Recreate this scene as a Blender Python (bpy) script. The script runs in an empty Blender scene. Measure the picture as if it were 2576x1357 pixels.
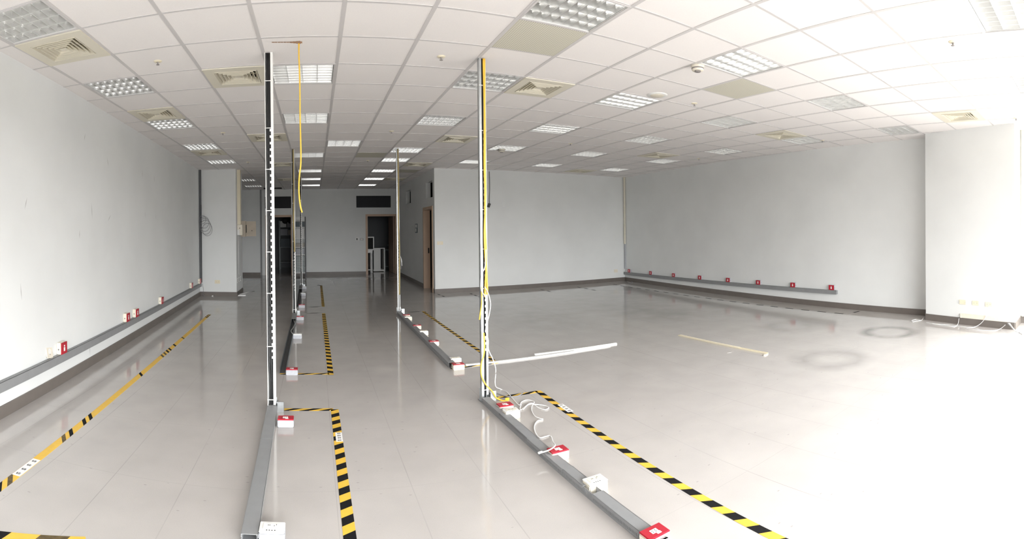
import bpy, bmesh, math, random
from math import sin, cos, tan, atan2, pi, hypot, radians as rad
from mathutils import Vector, Matrix
random.seed(7)
S = bpy.context.scene
COL = S.collection

# ------------------------------------------------------------------ camera
# stitched phone panorama: level cylinder, 1250 px per radian, horizon at y = 583.7, straight ahead at x = 791.3
FU, CX, CY, PIT, ROL = 1250., 791.3, 583.7, -.0008, -.0097
CH = .6/.3915                       # ceiling above the lens
HC = CH*.9894                       # lens above the floor
CZ = HC+CH                          # ceiling height
cp, sp_, cr, sr = cos(PIT), sin(PIT), cos(ROL), sin(ROL)
RX = Matrix(((1, 0, 0), (0, cp, -sp_), (0, sp_, cp)))
RY = Matrix(((cr, 0, sr), (0, 1, 0), (-sr, 0, cr)))
RT = (RY@RX).transposed()
cam = bpy.data.cameras.new('camera'); co = bpy.data.objects.new('camera', cam); COL.objects.link(co)
cam.type = 'PANO'; cam.panorama_type = 'CENTRAL_CYLINDRICAL'
cam.central_cylindrical_range_u_min = (0-CX)/FU
cam.central_cylindrical_range_u_max = (2576-CX)/FU
cam.central_cylindrical_range_v_min = (CY-1357)/FU
cam.central_cylindrical_range_v_max = CY/FU
cam.central_cylindrical_radius = 1.0
cam.clip_start = .05; cam.clip_end = 200
co.matrix_world = Matrix.Translation((0, 0, HC)) @ (RT.to_4x4() @ Matrix.Rotation(pi/2, 4, 'X'))
S.camera = co

# ------------------------------------------------------------------ world, light, exposure
SKY = 38.5
w = bpy.data.worlds.new('daylight'); S.world = w; w.use_nodes = True
nt = w.node_tree; nt.nodes.clear()
bg = nt.nodes.new('ShaderNodeBackground'); ow = nt.nodes.new('ShaderNodeOutputWorld')
bg.inputs[0].default_value = (.95, .98, 1.0, 1); bg.inputs[1].default_value = SKY
nt.links.new(bg.outputs[0], ow.inputs[0])
# overcast sky: brightest overhead, dimmer towards the built-up horizon, dark ground below
wc = nt.nodes.new('ShaderNodeTexCoord'); wx = nt.nodes.new('ShaderNodeSeparateXYZ'); wr = nt.nodes.new('ShaderNodeValToRGB')
wm = nt.nodes.new('ShaderNodeMapRange'); wm.inputs[1].default_value = -1; wm.inputs[2].default_value = 1
nt.links.new(wc.outputs['Generated'], wx.inputs[0]); nt.links.new(wx.outputs[2], wm.inputs[0]); nt.links.new(wm.outputs[0], wr.inputs[0])
e_ = wr.color_ramp.elements; e_[0].position = 0; e_[0].color = (.08, .078, .075, 1); e_[1].position = .64; e_[1].color = (.80, .825, .84, 1)
for p_, k_ in ((.485, .13), (.50, .42)):
    q_ = e_.new(p_); q_.color = (k_, k_*1.01, k_*1.02, 1)
nt.links.new(wr.outputs[0], bg.inputs[0])
S.view_settings.view_transform = 'Standard'; S.view_settings.look = 'None'
S.view_settings.exposure = 0.12; S.view_settings.gamma = 1; S.view_settings.use_curve_mapping = False
S.cycles.max_bounces = 14; S.cycles.diffuse_bounces = 8; S.cycles.glossy_bounces = 6
S.cycles.sample_clamp_indirect = 6; S.cycles.caustics_reflective = False; S.cycles.caustics_refractive = False

def portal(name, loc, rot, sx, sy):
    l = bpy.data.lights.new(name, 'AREA'); l.shape = 'RECTANGLE'; l.size = sx; l.size_y = sy
    l.cycles.is_portal = True
    o = bpy.data.objects.new(name, l); COL.objects.link(o); o.location = loc; o.rotation_euler = rot
    return o
portal('right_window_daylight', (7.9, -.93, 1.4), (0, pi/2, 0), 2.2, 2.8)
portal('rear_window_daylight', (3.3, -2.75, 1.33), (pi/2, 0, 0), 7.6, 2.34)

# ------------------------------------------------------------------ pixel -> place helpers
def ray(x, y):
    t = (x-CX)/FU
    return RT @ Vector((sin(t), cos(t), (CY-y)/FU))
def fl(x, y, z=0.):
    v = ray(x, y); k = (z-HC)/v.z
    return Vector((v.x*k, v.y*k, z))
def ce(x, y): return fl(x, y, CZ)
def atY(x, y, Y):
    v = ray(x, y); k = Y/v.y
    return Vector((v.x*k, Y, HC+v.z*k))
def onl(x, y, p, q):
    """where the line of sight of a pixel meets the upright plane through plan points p, q"""
    v = ray(x, y); dx, dy = q[0]-p[0], q[1]-p[1]
    k = (p[0]*dy-p[1]*dx)/(v.x*dy-v.y*dx)
    return Vector((v.x*k, v.y*k, HC+v.z*k))

# ------------------------------------------------------------------ materials
def mat(name, col, rough=.6, metal=0., noise=0., nscale=20., bump=0., bscale=200., spec=.5, coat=0.):
    m = bpy.data.materials.new(name); m.use_nodes = True
    t = m.node_tree; b = t.nodes['Principled BSDF']
    b.inputs['Base Color'].default_value = (*col, 1); b.inputs['Roughness'].default_value = rough
    b.inputs['Metallic'].default_value = metal; b.inputs['Specular IOR Level'].default_value = spec
    b.inputs['Coat Weight'].default_value = coat
    tc = t.nodes.new('ShaderNodeTexCoord')
    if noise:
        n = t.nodes.new('ShaderNodeTexNoise'); n.inputs['Scale'].default_value = nscale; n.inputs['Detail'].default_value = 4
        mr = t.nodes.new('ShaderNodeMapRange'); mr.inputs[1].default_value = .3; mr.inputs[2].default_value = .7
        mr.inputs[3].default_value = 1-noise; mr.inputs[4].default_value = 1+noise*.3
        mx = t.nodes.new('ShaderNodeMix'); mx.data_type = 'RGBA'; mx.blend_type = 'MULTIPLY'; mx.inputs[0].default_value = 1
        mx.inputs[6].default_value = (*col, 1)
        t.links.new(tc.outputs['Object'], n.inputs['Vector']); t.links.new(n.outputs[0], mr.inputs[0])
        t.links.new(mr.outputs[0], mx.inputs[7]); t.links.new(mx.outputs[2], b.inputs['Base Color'])
    if bump:
        n2 = t.nodes.new('ShaderNodeTexNoise'); n2.inputs['Scale'].default_value = bscale
        bp = t.nodes.new('ShaderNodeBump'); bp.inputs['Strength'].default_value = bump; bp.inputs['Distance'].default_value = .002
        t.links.new(tc.outputs['Object'], n2.inputs['Vector']); t.links.new(n2.outputs[0], bp.inputs['Height'])
        t.links.new(bp.outputs[0], b.inputs['Normal'])
    return m
M = {}
M['wall'] = mat('wall_paint', (.77, .785, .78), .75, noise=.05, nscale=1.3, bump=.15, bscale=160)
M['tile'] = mat('ceiling_tile', (.88, .85, .835), .9, noise=.05, nscale=260, bump=.3, bscale=300)
M['tbar'] = mat('ceiling_grid_bar', (.62, .60, .595), .5)
M['base'] = mat('baseboard_vinyl', (.16, .14, .125), .45, noise=.1, nscale=6)
M['white'] = mat('white_plastic', (.82, .82, .80), .35)
M['cream'] = mat('cream_plastic', (.80, .73, .56), .4)
M['ivory'] = mat('ivory_plastic', (.80, .75, .64), .4, noise=.06, nscale=30)
M['red'] = mat('red_cover', (.42, .018, .035), .35)
M['gduct'] = mat('grey_duct_plastic', (.26, .265, .27), .5, noise=.06, nscale=14)
M['dduct'] = mat('dark_duct_plastic', (.10, .105, .11), .5)
M['gbox'] = mat('grey_box_plastic', (.45, .46, .49), .45, noise=.1, nscale=40)
M['black'] = mat('black_cable', (.012, .012, .013), .45)
M['ink'] = mat('black_print', (.03, .03, .03), .6)
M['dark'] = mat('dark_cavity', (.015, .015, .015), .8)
M['yellow'] = mat('yellow_cable', (.85, .52, .06), .4)
M['grey'] = mat('grey_cable', (.22, .22, .23), .5)
M['wcable'] = mat('white_cable', (.80, .80, .79), .4)
M['steel'] = mat('galvanised_steel', (.55, .57, .58), .38, metal=.85, noise=.12, nscale=25)
M['mirror'] = mat('bright_aluminium', (.96, .96, .95), .18, metal=.75)
M['pan'] = mat('white_reflector', (.86, .86, .85), .3)
M['tube'] = mat('fluorescent_tube', (.88, .88, .86), .25)
M['diff'] = mat('cream_diffuser', (.74, .70, .585), .45)
M['jamb'] = mat('peach_door_frame', (.56, .40, .29), .5, noise=.06, nscale=5)
M['leaf'] = mat('brown_door_leaf', (.36, .25, .19), .5, noise=.08, nscale=4)
M['tyel'] = mat('yellow_tape', (.80, .50, .06), .45, noise=.06, nscale=30)
M['tblk'] = mat('black_tape', (.012, .012, .013), .7, noise=.2, nscale=40, spec=.12)
M['tworn'] = mat('worn_black_tape', (.13, .09, .03), .6, noise=.55, nscale=35)
M['twht'] = mat('pale_tape', (.38, .36, .345), .25)
M['tan'] = mat('tan_cable', (.50, .38, .16), .5); M['tan2'] = mat('olive_tan_cable', (.36, .31, .17), .5)
M['dullbeige'] = mat('dull_beige_metal', (.47, .41, .33), .5, noise=.1, nscale=9)
M['paper'] = mat('white_label', (.85, .85, .84), .6)
M['rubble'] = mat('torn_brown_board', (.42, .25, .16), .9, noise=.3, nscale=60)
M['shelfgrey'] = mat('grey_painted_steel', (.38, .42, .42), .45, noise=.1, nscale=12)
M['cardboard'] = mat('pale_carton', (.55, .52, .47), .8, noise=.1, nscale=10)
M['slate'] = mat('slate_box', (.10, .13, .15), .5)
M['lens'] = mat('smoked_sensor', (.25, .23, .22), .3)

def glass():
    m = bpy.data.materials.new('window_glass'); m.use_nodes = True; t = m.node_tree; t.nodes.clear()
    o = t.nodes.new('ShaderNodeOutputMaterial'); mx = t.nodes.new('ShaderNodeMixShader')
    tr = t.nodes.new('ShaderNodeBsdfTransparent'); gl = t.nodes.new('ShaderNodeBsdfGlossy')
    gl.inputs['Roughness'].default_value = .02; mx.inputs[0].default_value = .05
    t.links.new(tr.outputs[0], mx.inputs[1]); t.links.new(gl.outputs[0], mx.inputs[2]); t.links.new(mx.outputs[0], o.inputs[0])
    return m
M['glass'] = glass()
M['darkwall'] = mat('dimmed_room_wall', (.26, .27, .28), .8, noise=.06, nscale=2)  # wall grey taken down, the gloom of the back rooms is in the colour
M['shadesheet'] = mat('transom_shade_sheet', (.02, .021, .024), .55, spec=.25)  # black sheet closing the transoms, stands in for the shade behind them
M['scuff'] = mat('grey_scuff', (.50, .50, .49), .8)

def perforated():
    m = mat('perforated_panel', (.66, .64, .54), .6); t = m.node_tree; b = t.nodes['Principled BSDF']
    tc = t.nodes.new('ShaderNodeTexCoord'); mp = t.nodes.new('ShaderNodeVectorMath'); mp.operation = 'SCALE'; mp.inputs[3].default_value = 55
    fr = t.nodes.new('ShaderNodeVectorMath'); fr.operation = 'FRACTION'
    sb = t.nodes.new('ShaderNodeVectorMath'); sb.operation = 'SUBTRACT'; sb.inputs[1].default_value = (.5, .5, 0)
    ml = t.nodes.new('ShaderNodeVectorMath'); ml.operation = 'MULTIPLY'; ml.inputs[1].default_value = (1, 1, 0)
    ln = t.nodes.new('ShaderNodeVectorMath'); ln.operation = 'LENGTH'
    gt = t.nodes.new('ShaderNodeMapRange'); gt.inputs[1].default_value = .2; gt.inputs[2].default_value = .26
    mx = t.nodes.new('ShaderNodeMix'); mx.data_type = 'RGBA'
    mx.inputs[6].default_value = (.28, .26, .21, 1); mx.inputs[7].default_value = (.66, .64, .54, 1)
    L = t.links.new
    L(tc.outputs['Object'], mp.inputs[0]); L(mp.outputs[0], fr.inputs[0]); L(fr.outputs[0], sb.inputs[0]); L(sb.outputs[0], ml.inputs[0])
    L(ml.outputs[0], ln.inputs[0]); L(ln.outputs['Value'], gt.inputs[0]); L(gt.outputs[0], mx.inputs[0]); L(mx.outputs[2], b.inputs['Base Color'])
    return m
M['perf'] = perforated()

def floor_mat():
    m = mat('waxed_vinyl_tile', (.60, .57, .545), .13, spec=.5); t = m.node_tree; b = t.nodes['Principled BSDF']; L = t.links.new
    N = t.nodes.new
    def math_(op, a=None, b_=None, v=None):
        n = N('ShaderNodeMath'); n.operation = op
        if a is not None: L(a, n.inputs[0])
        if b_ is not None: L(b_, n.inputs[1])
        if v is not None: n.inputs[1].default_value = v
        return n.outputs[0]
    def rng(a, f0, f1, t0, t1):
        n = N('ShaderNodeMapRange'); L(a, n.inputs[0])
        for i, q in enumerate((f0, f1, t0, t1)): n.inputs[i+1].default_value = q
        return n.outputs[0]
    def noise(scale, detail=3, vec=None):
        n = N('ShaderNodeTexNoise'); n.inputs['Scale'].default_value = scale; n.inputs['Detail'].default_value = detail
        L(vec if vec is not None else tc.outputs['Object'], n.inputs['Vector']); return n.outputs[0]
    tc = N('ShaderNodeTexCoord'); sx = N('ShaderNodeSeparateXYZ'); L(tc.outputs['Object'], sx.inputs[0])
    def seam(o, off, pitch, wd):
        a = math_('ADD', o, v=-off+pitch*100); a = math_('DIVIDE', a, v=pitch); a = math_('FRACT', a); a = math_('SUBTRACT', a, v=.5)
        a = math_('ABSOLUTE', a); return rng(a, .5-wd/pitch, .5-wd/pitch*.4, 0, 1)
    s1 = seam(sx.outputs[0], .11, .45, .0035); s2 = math_('MULTIPLY', seam(sx.outputs[1], .2, .9, .003), v=.55)
    sm = math_('MAXIMUM', s1, s2)
    wobble = rng(noise(.9), .35, .65, .15, 1); sm = math_('MULTIPLY', sm, wobble)
    col = rng(sm, 0, 1, 1, .76)
    mott = rng(noise(3.0, 5), .3, .7, .94, 1.03); speck = rng(noise(240, 2), .3, .7, .955, 1.03)
    col = math_('MULTIPLY', col, mott); col = math_('MULTIPLY', col, speck)
    # short dark flecks pressed into the vinyl
    mp = N('ShaderNodeMapping'); mp.inputs['Rotation'].default_value = (0, 0, .6); mp.inputs['Scale'].default_value = (9, 26, 1); L(tc.outputs['Object'], mp.inputs[0])
    vo = N('ShaderNodeTexVoronoi'); vo.inputs['Scale'].default_value = 1.0; L(mp.outputs[0], vo.inputs['Vector'])
    fk = rng(vo.outputs['Distance'], .07, .11, 1, 0)
    cs = N('ShaderNodeSeparateXYZ'); L(vo.outputs['Color'], cs.inputs[0]); pick = rng(cs.outputs[0], .80, .81, 0, 1)
    fk = math_('MULTIPLY', fk, pick); col = math_('MULTIPLY', col, rng(fk, 0, 1, 1, .72))
    # scuff rings and smudges left on the wax
    def blot(px, py, r, wdt, amt, squash=1.):
        c = fl(px, py); d = N('ShaderNodeVectorMath'); d.operation = 'SUBTRACT'; L(tc.outputs['Object'], d.inputs[0]); d.inputs[1].default_value = (c.x, c.y, 0)
        k = N('ShaderNodeVectorMath'); k.operation = 'MULTIPLY'; L(d.outputs[0], k.inputs[0]); k.inputs[1].default_value = (1, squash, 0)
        n = N('ShaderNodeVectorMath'); n.operation = 'LENGTH'; L(k.outputs[0], n.inputs[0])
        if r: a = math_('ABSOLUTE', math_('SUBTRACT', n.outputs['Value'], v=r))
        else: a = n.outputs['Value']
        a = rng(a, 0, wdt, 1, 0); a = math_('MULTIPLY', a, rng(noise(2.3, 4), .3, .55, .3, 1))
        return rng(a, 0, 1, 1, 1-amt)
    for q in ((2235, 836, .33, .15, .55), (2092, 903, .33, .22, .26), (1985, 822, .3, .3, .2), (1610, 783, 0, .9, .22, .6), (1350, 805, 0, 1.0, .18, .5), (1720, 790, 0, .8, .15), (965, 930, 0, .25, -.12)):
        col = math_('MULTIPLY', col, blot(*q))
    mx = N('ShaderNodeMix'); mx.data_type = 'RGBA'; mx.blend_type = 'MULTIPLY'; mx.inputs[0].default_value = 1
    mx.inputs[6].default_value = (.50, .475, .455, 1); L(col, mx.inputs[7]); L(mx.outputs[2], b.inputs['Base Color'])
    L(rng(noise(1.7, 4), .3, .7, .05, .13), b.inputs['Roughness'])
    return m
M['floor'] = floor_mat()

# ------------------------------------------------------------------ mesh builder
class MB:
    def __init__(s): s.v, s.f, s.m, s.sm = [], [], [], []
    def add(s, vs, fs, mi=0, smooth=False):
        o = len(s.v); s.v += [tuple(q) for q in vs]
        for f in fs: s.f.append([i+o for i in f]); s.m.append(mi); s.sm.append(smooth)
        return s
    def box(s, c, d, mi=0, rz=0., mx=None):
        x, y, z = d[0]/2, d[1]/2, d[2]/2; c = Vector(c)
        R = mx if mx is not None else Matrix.Rotation(rz, 3, 'Z')
        vs = [c + R@Vector((a*x, b*y, e*z)) for e in (-1, 1) for b in (-1, 1) for a in (-1, 1)]
        return s.add(vs, [(0, 2, 3, 1), (4, 5, 7, 6), (0, 1, 5, 4), (2, 6, 7, 3), (0, 4, 6, 2), (1, 3, 7, 5)], mi)
    def bx(s, x0, x1, y0, y1, z0, z1, mi=0): return s.box(((x0+x1)/2, (y0+y1)/2, (z0+z1)/2), (x1-x0, y1-y0, z1-z0), mi)
    def rbox(s, c, d, r=.004, mi=0, rz=0.):
        """box with bevelled edges"""
        b = bmesh.new(); bmesh.ops.create_cube(b, size=1)
        for v in b.verts: v.co = Vector((v.co.x*d[0], v.co.y*d[1], v.co.z*d[2]))
        bmesh.ops.bevel(b, geom=b.edges[:], offset=r, segments=2, affect='EDGES')
        R = Matrix.Rotation(rz, 3, 'Z'); b.verts.index_update()
        s.add([Vector(c)+R@v.co for v in b.verts], [[v.index for v in f.verts] for f in b.faces], mi); b.free(); return s
    def quad(s, a, b, c, d, mi=0): return s.add([a, b, c, d], [(0, 1, 2, 3)], mi)
    def prism(s, poly, z0, z1, mi=0):
        n = len(poly); vs = [(p[0], p[1], z0) for p in poly]+[(p[0], p[1], z1) for p in poly]
        return s.add(vs, [list(range(n))[::-1], [n+i for i in range(n)]]+[(i, (i+1) % n, n+(i+1) % n, n+i) for i in range(n)], mi)
    def tube(s, pts, r, seg=8, mi=0, closed=False):
        pts = [Vector(p) for p in pts]; n = len(pts); vs, fs = [], []; up = Vector((.13, .31, 1)).normalized()
        for i, p in enumerate(pts):
            a = pts[(i-1) % n] if closed else pts[max(i-1, 0)]; b = pts[(i+1) % n] if closed else pts[min(i+1, n-1)]
            t = (b-a)
            t = t.normalized() if t.length > 1e-9 else Vector((0, 0, 1))
            u = t.cross(up)
            if u.length < .05: u = t.cross(Vector((1, 0, 0)))
            u.normalize(); k = t.cross(u)
            for j in range(seg):
                g = 2*pi*j/seg; vs.append(p+u*(r*cos(g))+k*(r*sin(g)))
        for i in range(n if closed else n-1):
            for j in range(seg):
                a, b = i*seg+j, i*seg+(j+1) % seg; c, d = ((i+1) % n)*seg+j, ((i+1) % n)*seg+(j+1) % seg
                fs.append((a, b, d, c))
        if not closed: fs += [list(range(seg)), [(n-1)*seg+j for j in range(seg)][::-1]]
        return s.add(vs, fs, mi, True)
    def lathe(s, prof, c=(0, 0, 0), seg=24, mi=0):
        vs, fs = [], []
        for r, z in prof:
            for j in range(seg): g = 2*pi*j/seg; vs.append((c[0]+r*cos(g), c[1]+r*sin(g), c[2]+z))
        for i in range(len(prof)-1):
            for j in range(seg): a, b = i*seg+j, i*seg+(j+1) % seg; fs.append((a, b, b+seg, a+seg))
        fs.append(list(range(seg))[::-1]); fs.append([(len(prof)-1)*seg+j for j in range(seg)])
        return s.add(vs, fs, mi, True)
    def build(s, name, mats, parent=None, loc=None, origin=None):
        me = bpy.data.meshes.new(name); org = Vector(origin) if origin is not None else Vector((0, 0, 0))
        me.from_pydata([tuple(Vector(q)-org) for q in s.v], [], s.f)
        for k in (mats if isinstance(mats, (list, tuple)) else [mats]): me.materials.append(M[k])
        me.polygons.foreach_set('material_index', s.m); me.polygons.foreach_set('use_smooth', s.sm)
        me.update()
        b = bmesh.new(); b.from_mesh(me); bmesh.ops.recalc_face_normals(b, faces=b.faces[:]); b.to_mesh(me); b.free()
        o = bpy.data.objects.new(name, me); COL.objects.link(o)
        if parent is not None: o.parent = parent
        if origin is not None: o.location = org
        if loc is not None: o.location = loc
        return o
def tag(o, label, cat, group=None, kind=None):
    o['label'] = label; o['category'] = cat
    if group: o['group'] = group
    if kind: o['kind'] = kind
    return o
def thing(name, label, cat, loc=(0, 0, 0), rz=0., group=None):
    o = bpy.data.objects.new(name, None); COL.objects.link(o); o.location = loc; o.rotation_euler = (0, 0, rz); o.empty_display_size = .1
    return tag(o, label, cat, group)
def struct(name, mb, mats, parent=None, label=None):
    o = mb.build(name, mats, parent)
    if parent is None: o['kind'] = 'structure'
    if label: o['label'] = label
    return o
def kids(o): return [c for c in bpy.data.objects if c.parent == o]
def copy_tree(o, parent=None):
    ch = kids(o); c = o.copy(); COL.objects.link(c)
    if parent is not None: c.parent = parent
    for k in ch: copy_tree(k, c)
    return c
def dup(o, label, loc, rz=None):
    c = copy_tree(o); c.location = loc; c['label'] = label
    if rz is not None: c.rotation_euler = (0, 0, rz)
    return c
def smooth_path(pts, n=10):
    P = [Vector(p) for p in pts]; out = []
    for i in range(len(P)-1):
        a, b, c, d = P[max(i-1, 0)], P[i], P[i+1], P[min(i+2, len(P)-1)]
        for k in range(n):
            t = k/n; out.append(.5*((2*b)+(c-a)*t+(2*a-5*b+4*c-d)*t*t+(3*b-a-3*c+d)*t**3))
    return out+[P[-1]]

# ------------------------------------------------------------------ plan of the room
def lwx(y): return -2.43-(y-3.2)*.33/8.55           # left wall, not quite square to the room
YR = -2.6
YF = 17.62
WL0, WL1 = (lwx(YR), YR), (lwx(YF), YF)
CLY = 11.72                                         # front of the left column
CLX = -1.865
WB0, WB1 = (2.89, 11.72), (8.58, 11.92)             # back wall of the wide part
WR0, WR1 = (8.58, 11.92), (8.03, 2.78)              # right wall
RC0, RC1 = (7.66, 2.72), (7.23, 1.18)               # face of the right column
XW = 7.78                                           # window wall on the right
T = .12

# floor
fm = MB(); fm.add([(-3.4, YR-.3, 0), (9.2, YR-.3, 0), (9.2, 22.4, 0), (-3.4, 22.4, 0)], [(0, 1, 2, 3)]); struct('floor', fm, 'floor')

# ceiling grid
GX = [-2.93, -2.27, -1.66, -1.04, -.42, .217, .83, 1.44, 2.05, 2.64, 3.20, 3.84, 4.43, 5.0, 5.63, 6.27, 6.93, 7.58, 8.2, 8.8]
GY0 = [.87, 1.518, 2.148, 2.742, 3.288, 3.882, 4.506, 5.112, 5.724, 6.36]
GY = [.87-.6*k for k in range(6, 0, -1)]+GY0+[6.36+.6335*k for k in range(1, 19)]
def cell(c, r):
    j = r+3+6
    return (GX[c], GX[c+1], GY[j], GY[j+1])
LIGHTS = [(1, 0), (1, 3), (1, 6), (1, 9), (1, 12), (1, 18), (1, 21),
          (4, 3), (4, 6), (4, 11), (4, 15), (4, 18), (4, 21), (5, 9),
          (7, 0), (7, 3), (7, 6), (7, 10), (7, 12), (7, 15), (7, 18), (7, 21),
          (10, -4), (10, 0), (10, 3), (10, 6), (10, 9), (10, 12),
          (13, -4), (13, 0), (13, 3), (13, 6), (13, 9), (13, 12),
          (16, 0), (16, 3), (16, 6), (16, 9), (16, 12)]
DIFFS = [(1, 1), (1, 5), (1, 10), (3, 3), (3, 8), (3, 13), (3, 18), (8, 3), (8, 8), (8, 13), (8, 18), (15, -2), (15, 3), (15, 8), (15, 13)]
PANELS = [(7, 1), (11, 1), (6, 11), (8, 15)]
taken = set(LIGHTS+DIFFS+PANELS)
cm, tb = MB(), MB()
for c in range(len(GX)-1):
    for j in range(len(GY)-1):
        r = j-9; x0, x1, y0, y1 = GX[c], GX[c+1], GY[j], GY[j+1]
        if (c, r) in taken: continue
        if x0 > 3.1 and y0 > 12.0 or x0 > 7.9 and y0 < 1: continue
        cm.add([(x0, y0, CZ), (x1, y0, CZ), (x1, y1, CZ), (x0, y1, CZ)], [(0, 3, 2, 1)])
for x in GX:
    tb.bx(x-.015, x+.015, GY[0], 12.0 if x > 3.1 else GY[-1], CZ-.004, CZ+.012)
for y in GY:
    tb.bx(GX[0], GX[-1] if y < 12.0 else 3.15, y-.011, y+.011, CZ-.003, CZ+.012)
ceil = struct('ceiling', cm, 'tile'); struct('ceiling_grid', tb, 'tbar', ceil)
slab = MB(); slab.bx(-3.5, 8.0, YR-.22, 1.3, CZ+.35, CZ+.5); slab.bx(-3.5, 9.3, 1.3, 22.5, CZ+.35, CZ+.5); struct('slab', slab, 'dark', ceil)  # unseen cover above the tiles, added to keep sky light from leaking in

# walls ------------------------------------------------------------
def wall_line(mb, p, q, th, z0=0., z1=CZ, holes=(), mi=0):
    """upright slab from p to q, thickness th to the left of p->q; holes = (s0, s1, z0, z1) measured along the run"""
    p, q = Vector((*p, 0)), Vector((*q, 0)); d = q-p; L = d.length; d.normalize(); n = Vector((-d.y, d.x, 0))*th
    ss = sorted({0., L, *[h[0] for h in holes], *[h[1] for h in holes]}); zs = sorted({z0, z1, *[h[2] for h in holes], *[h[3] for h in holes]})
    for a, b in zip(ss, ss[1:]):
        run = None
        for e, f in zip(zs, zs[1:]):
            sm_, zm = (a+b)/2, (e+f)/2
            if any(h[0] < sm_ < h[1] and h[2] < zm < h[3] for h in holes): continue
            A, B = p+d*a, p+d*b
            mb.add([(*A.xy, e), (*B.xy, e), (*(B+n).xy, e), (*(A+n).xy, e), (*A.xy, f), (*B.xy, f), (*(B+n).xy, f), (*(A+n).xy, f)],
                   [(0, 3, 2, 1), (4, 5, 6, 7), (0, 1, 5, 4), (1, 2, 6, 5), (2, 3, 7, 6), (3, 0, 4, 7)], mi)
def baseboard(name, runs, h=.105, th=.012):
    mb = MB()
    for p, q in runs: wall_line(mb, p, q, th, 0, h)
    return struct(name, mb, 'base')
ZT = CZ+.35
mb = MB(); wall_line(mb, WL0, WL1, .15, 0, ZT); wl_ = struct('wall_left', mb, 'wall')
mb = MB(); dw_ = Vector((WL1[0]-WL0[0], WL1[1]-WL0[1], 0)).normalized(); nw_ = Vector((dw_.y, -dw_.x, 0))
for px_, py_, le, tl in ((213, 345, .05, 1.2), (231, 531, .10, 1.7), (275, 549, .07, .7), (365, 541, .05, 1.6), (392, 546, .05, 1.5), (388, 450, .06, 1.7), (358, 438, .07, 1.6), (271, 408, .06, 1.9), (65, 512, .06, 1.2), (53, 735, .08, 1.7), (200, 590, .05, 1.5), (226, 880, .07, 1.6)):
    q = onl(px_, py_, WL0, WL1)+nw_*.0015; d_ = dw_*cos(tl)*le+Vector((0, 0, sin(tl)*le)); e_2 = (dw_*-sin(tl)+Vector((0, 0, cos(tl))))*.008
    mb.add([q-d_, q+e_2, q+d_, q-e_2*.6], [(0, 1, 2, 3)])
struct('scuff', mb, 'scuff', wl_)
baseboard('baseboard_left', [((lwx(CLY), CLY), WL0), (WL1, (lwx(12.7), 12.7))])
# left column
mb = MB(); mb.prism([(lwx(CLY)-.05, CLY), (CLX, CLY), (CLX, CLY+1.0), (lwx(CLY)-.05, CLY+1.0)], 0, CZ+.02); struct('column_left', mb, 'wall')
baseboard('baseboard_column_left', [((CLX, CLY), (lwx(CLY), CLY)), ((CLX, CLY+1.0), (CLX, CLY))])
# far wall with two doorways and two dark transom openings
def sx(px): return tan((px-CX)/FU)*YF          # x on the far wall for a pixel column
def sz(py): return HC+(CY-py)/FU*YF
D1 = (sx(672), sx(733)); D2 = (sx(924), sx(995)); DH = 2.08
T1 = (sx(667), sx(733), 2.38, 2.80); T2 = (sx(897), sx(984), 2.38, 2.80)
X0, X1 = -3.0, 3.0
def inv(h): return (X1-h[1], X1-h[0], *h[2:])
mb = MB(); wall_line(mb, (X0, YF), (X1, YF), .14, 0, ZT, [(D1[0]-X0, D1[1]-X0, -.01, DH), (D2[0]-X0, D2[1]-X0, -.01, DH), (T1[0]-X0, T1[1]-X0, T1[2], T1[3]), (T2[0]-X0, T2[1]-X0, T2[2], T2[3])])
struct('wall_far', mb, 'wall')
mb = MB(); mb.bx(-2.95, sx(655), YF-.10, YF+.02, 0, CZ); struct('pilaster_far', mb, 'wall')
mb = MB(); mb.bx(sx(655), sx(659), YF-.06, YF, 0, CZ); struct('trim_1', mb, 'gduct')
baseboard('baseboard_far', [((sx(655), YF-.10), (-2.95, YF-.10)), ((D2[0]-.06, YF), (D1[1]+.06, YF)), ((2.95, YF), (D2[1]+.06, YF))])
# hall right wall with doorway and two small high openings
HX0, HX1 = (2.89, 11.72), (2.93, YF)
def hs(px):
    q = onl(px, CY, HX0, HX1); return q.y-HX0[1]
hd = (hs(1090)+.06, hs(1068)); ho2 = (hs(1089), hs(1072), 2.36, 2.78); ho1 = (hs(1034), hs(1022), 2.38, 2.79)
L_ = YF-HX0[1]
mb = MB(); wall_line(mb, HX1, HX0, .13, 0, ZT, [(L_-hd[1], L_-hd[0], -.01, 2.08), (L_-ho2[1], L_-ho2[0], ho2[2], ho2[3]), (L_-ho1[1], L_-ho1[0], ho1[2], ho1[3])]); struct('wall_hall_right', mb, 'wall')
baseboard('baseboard_hall_right', [(HX0, (2.8905, HX0[1]+hd[0]-.06)), ((2.893, HX0[1]+hd[1]+.06), HX1)])
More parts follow.
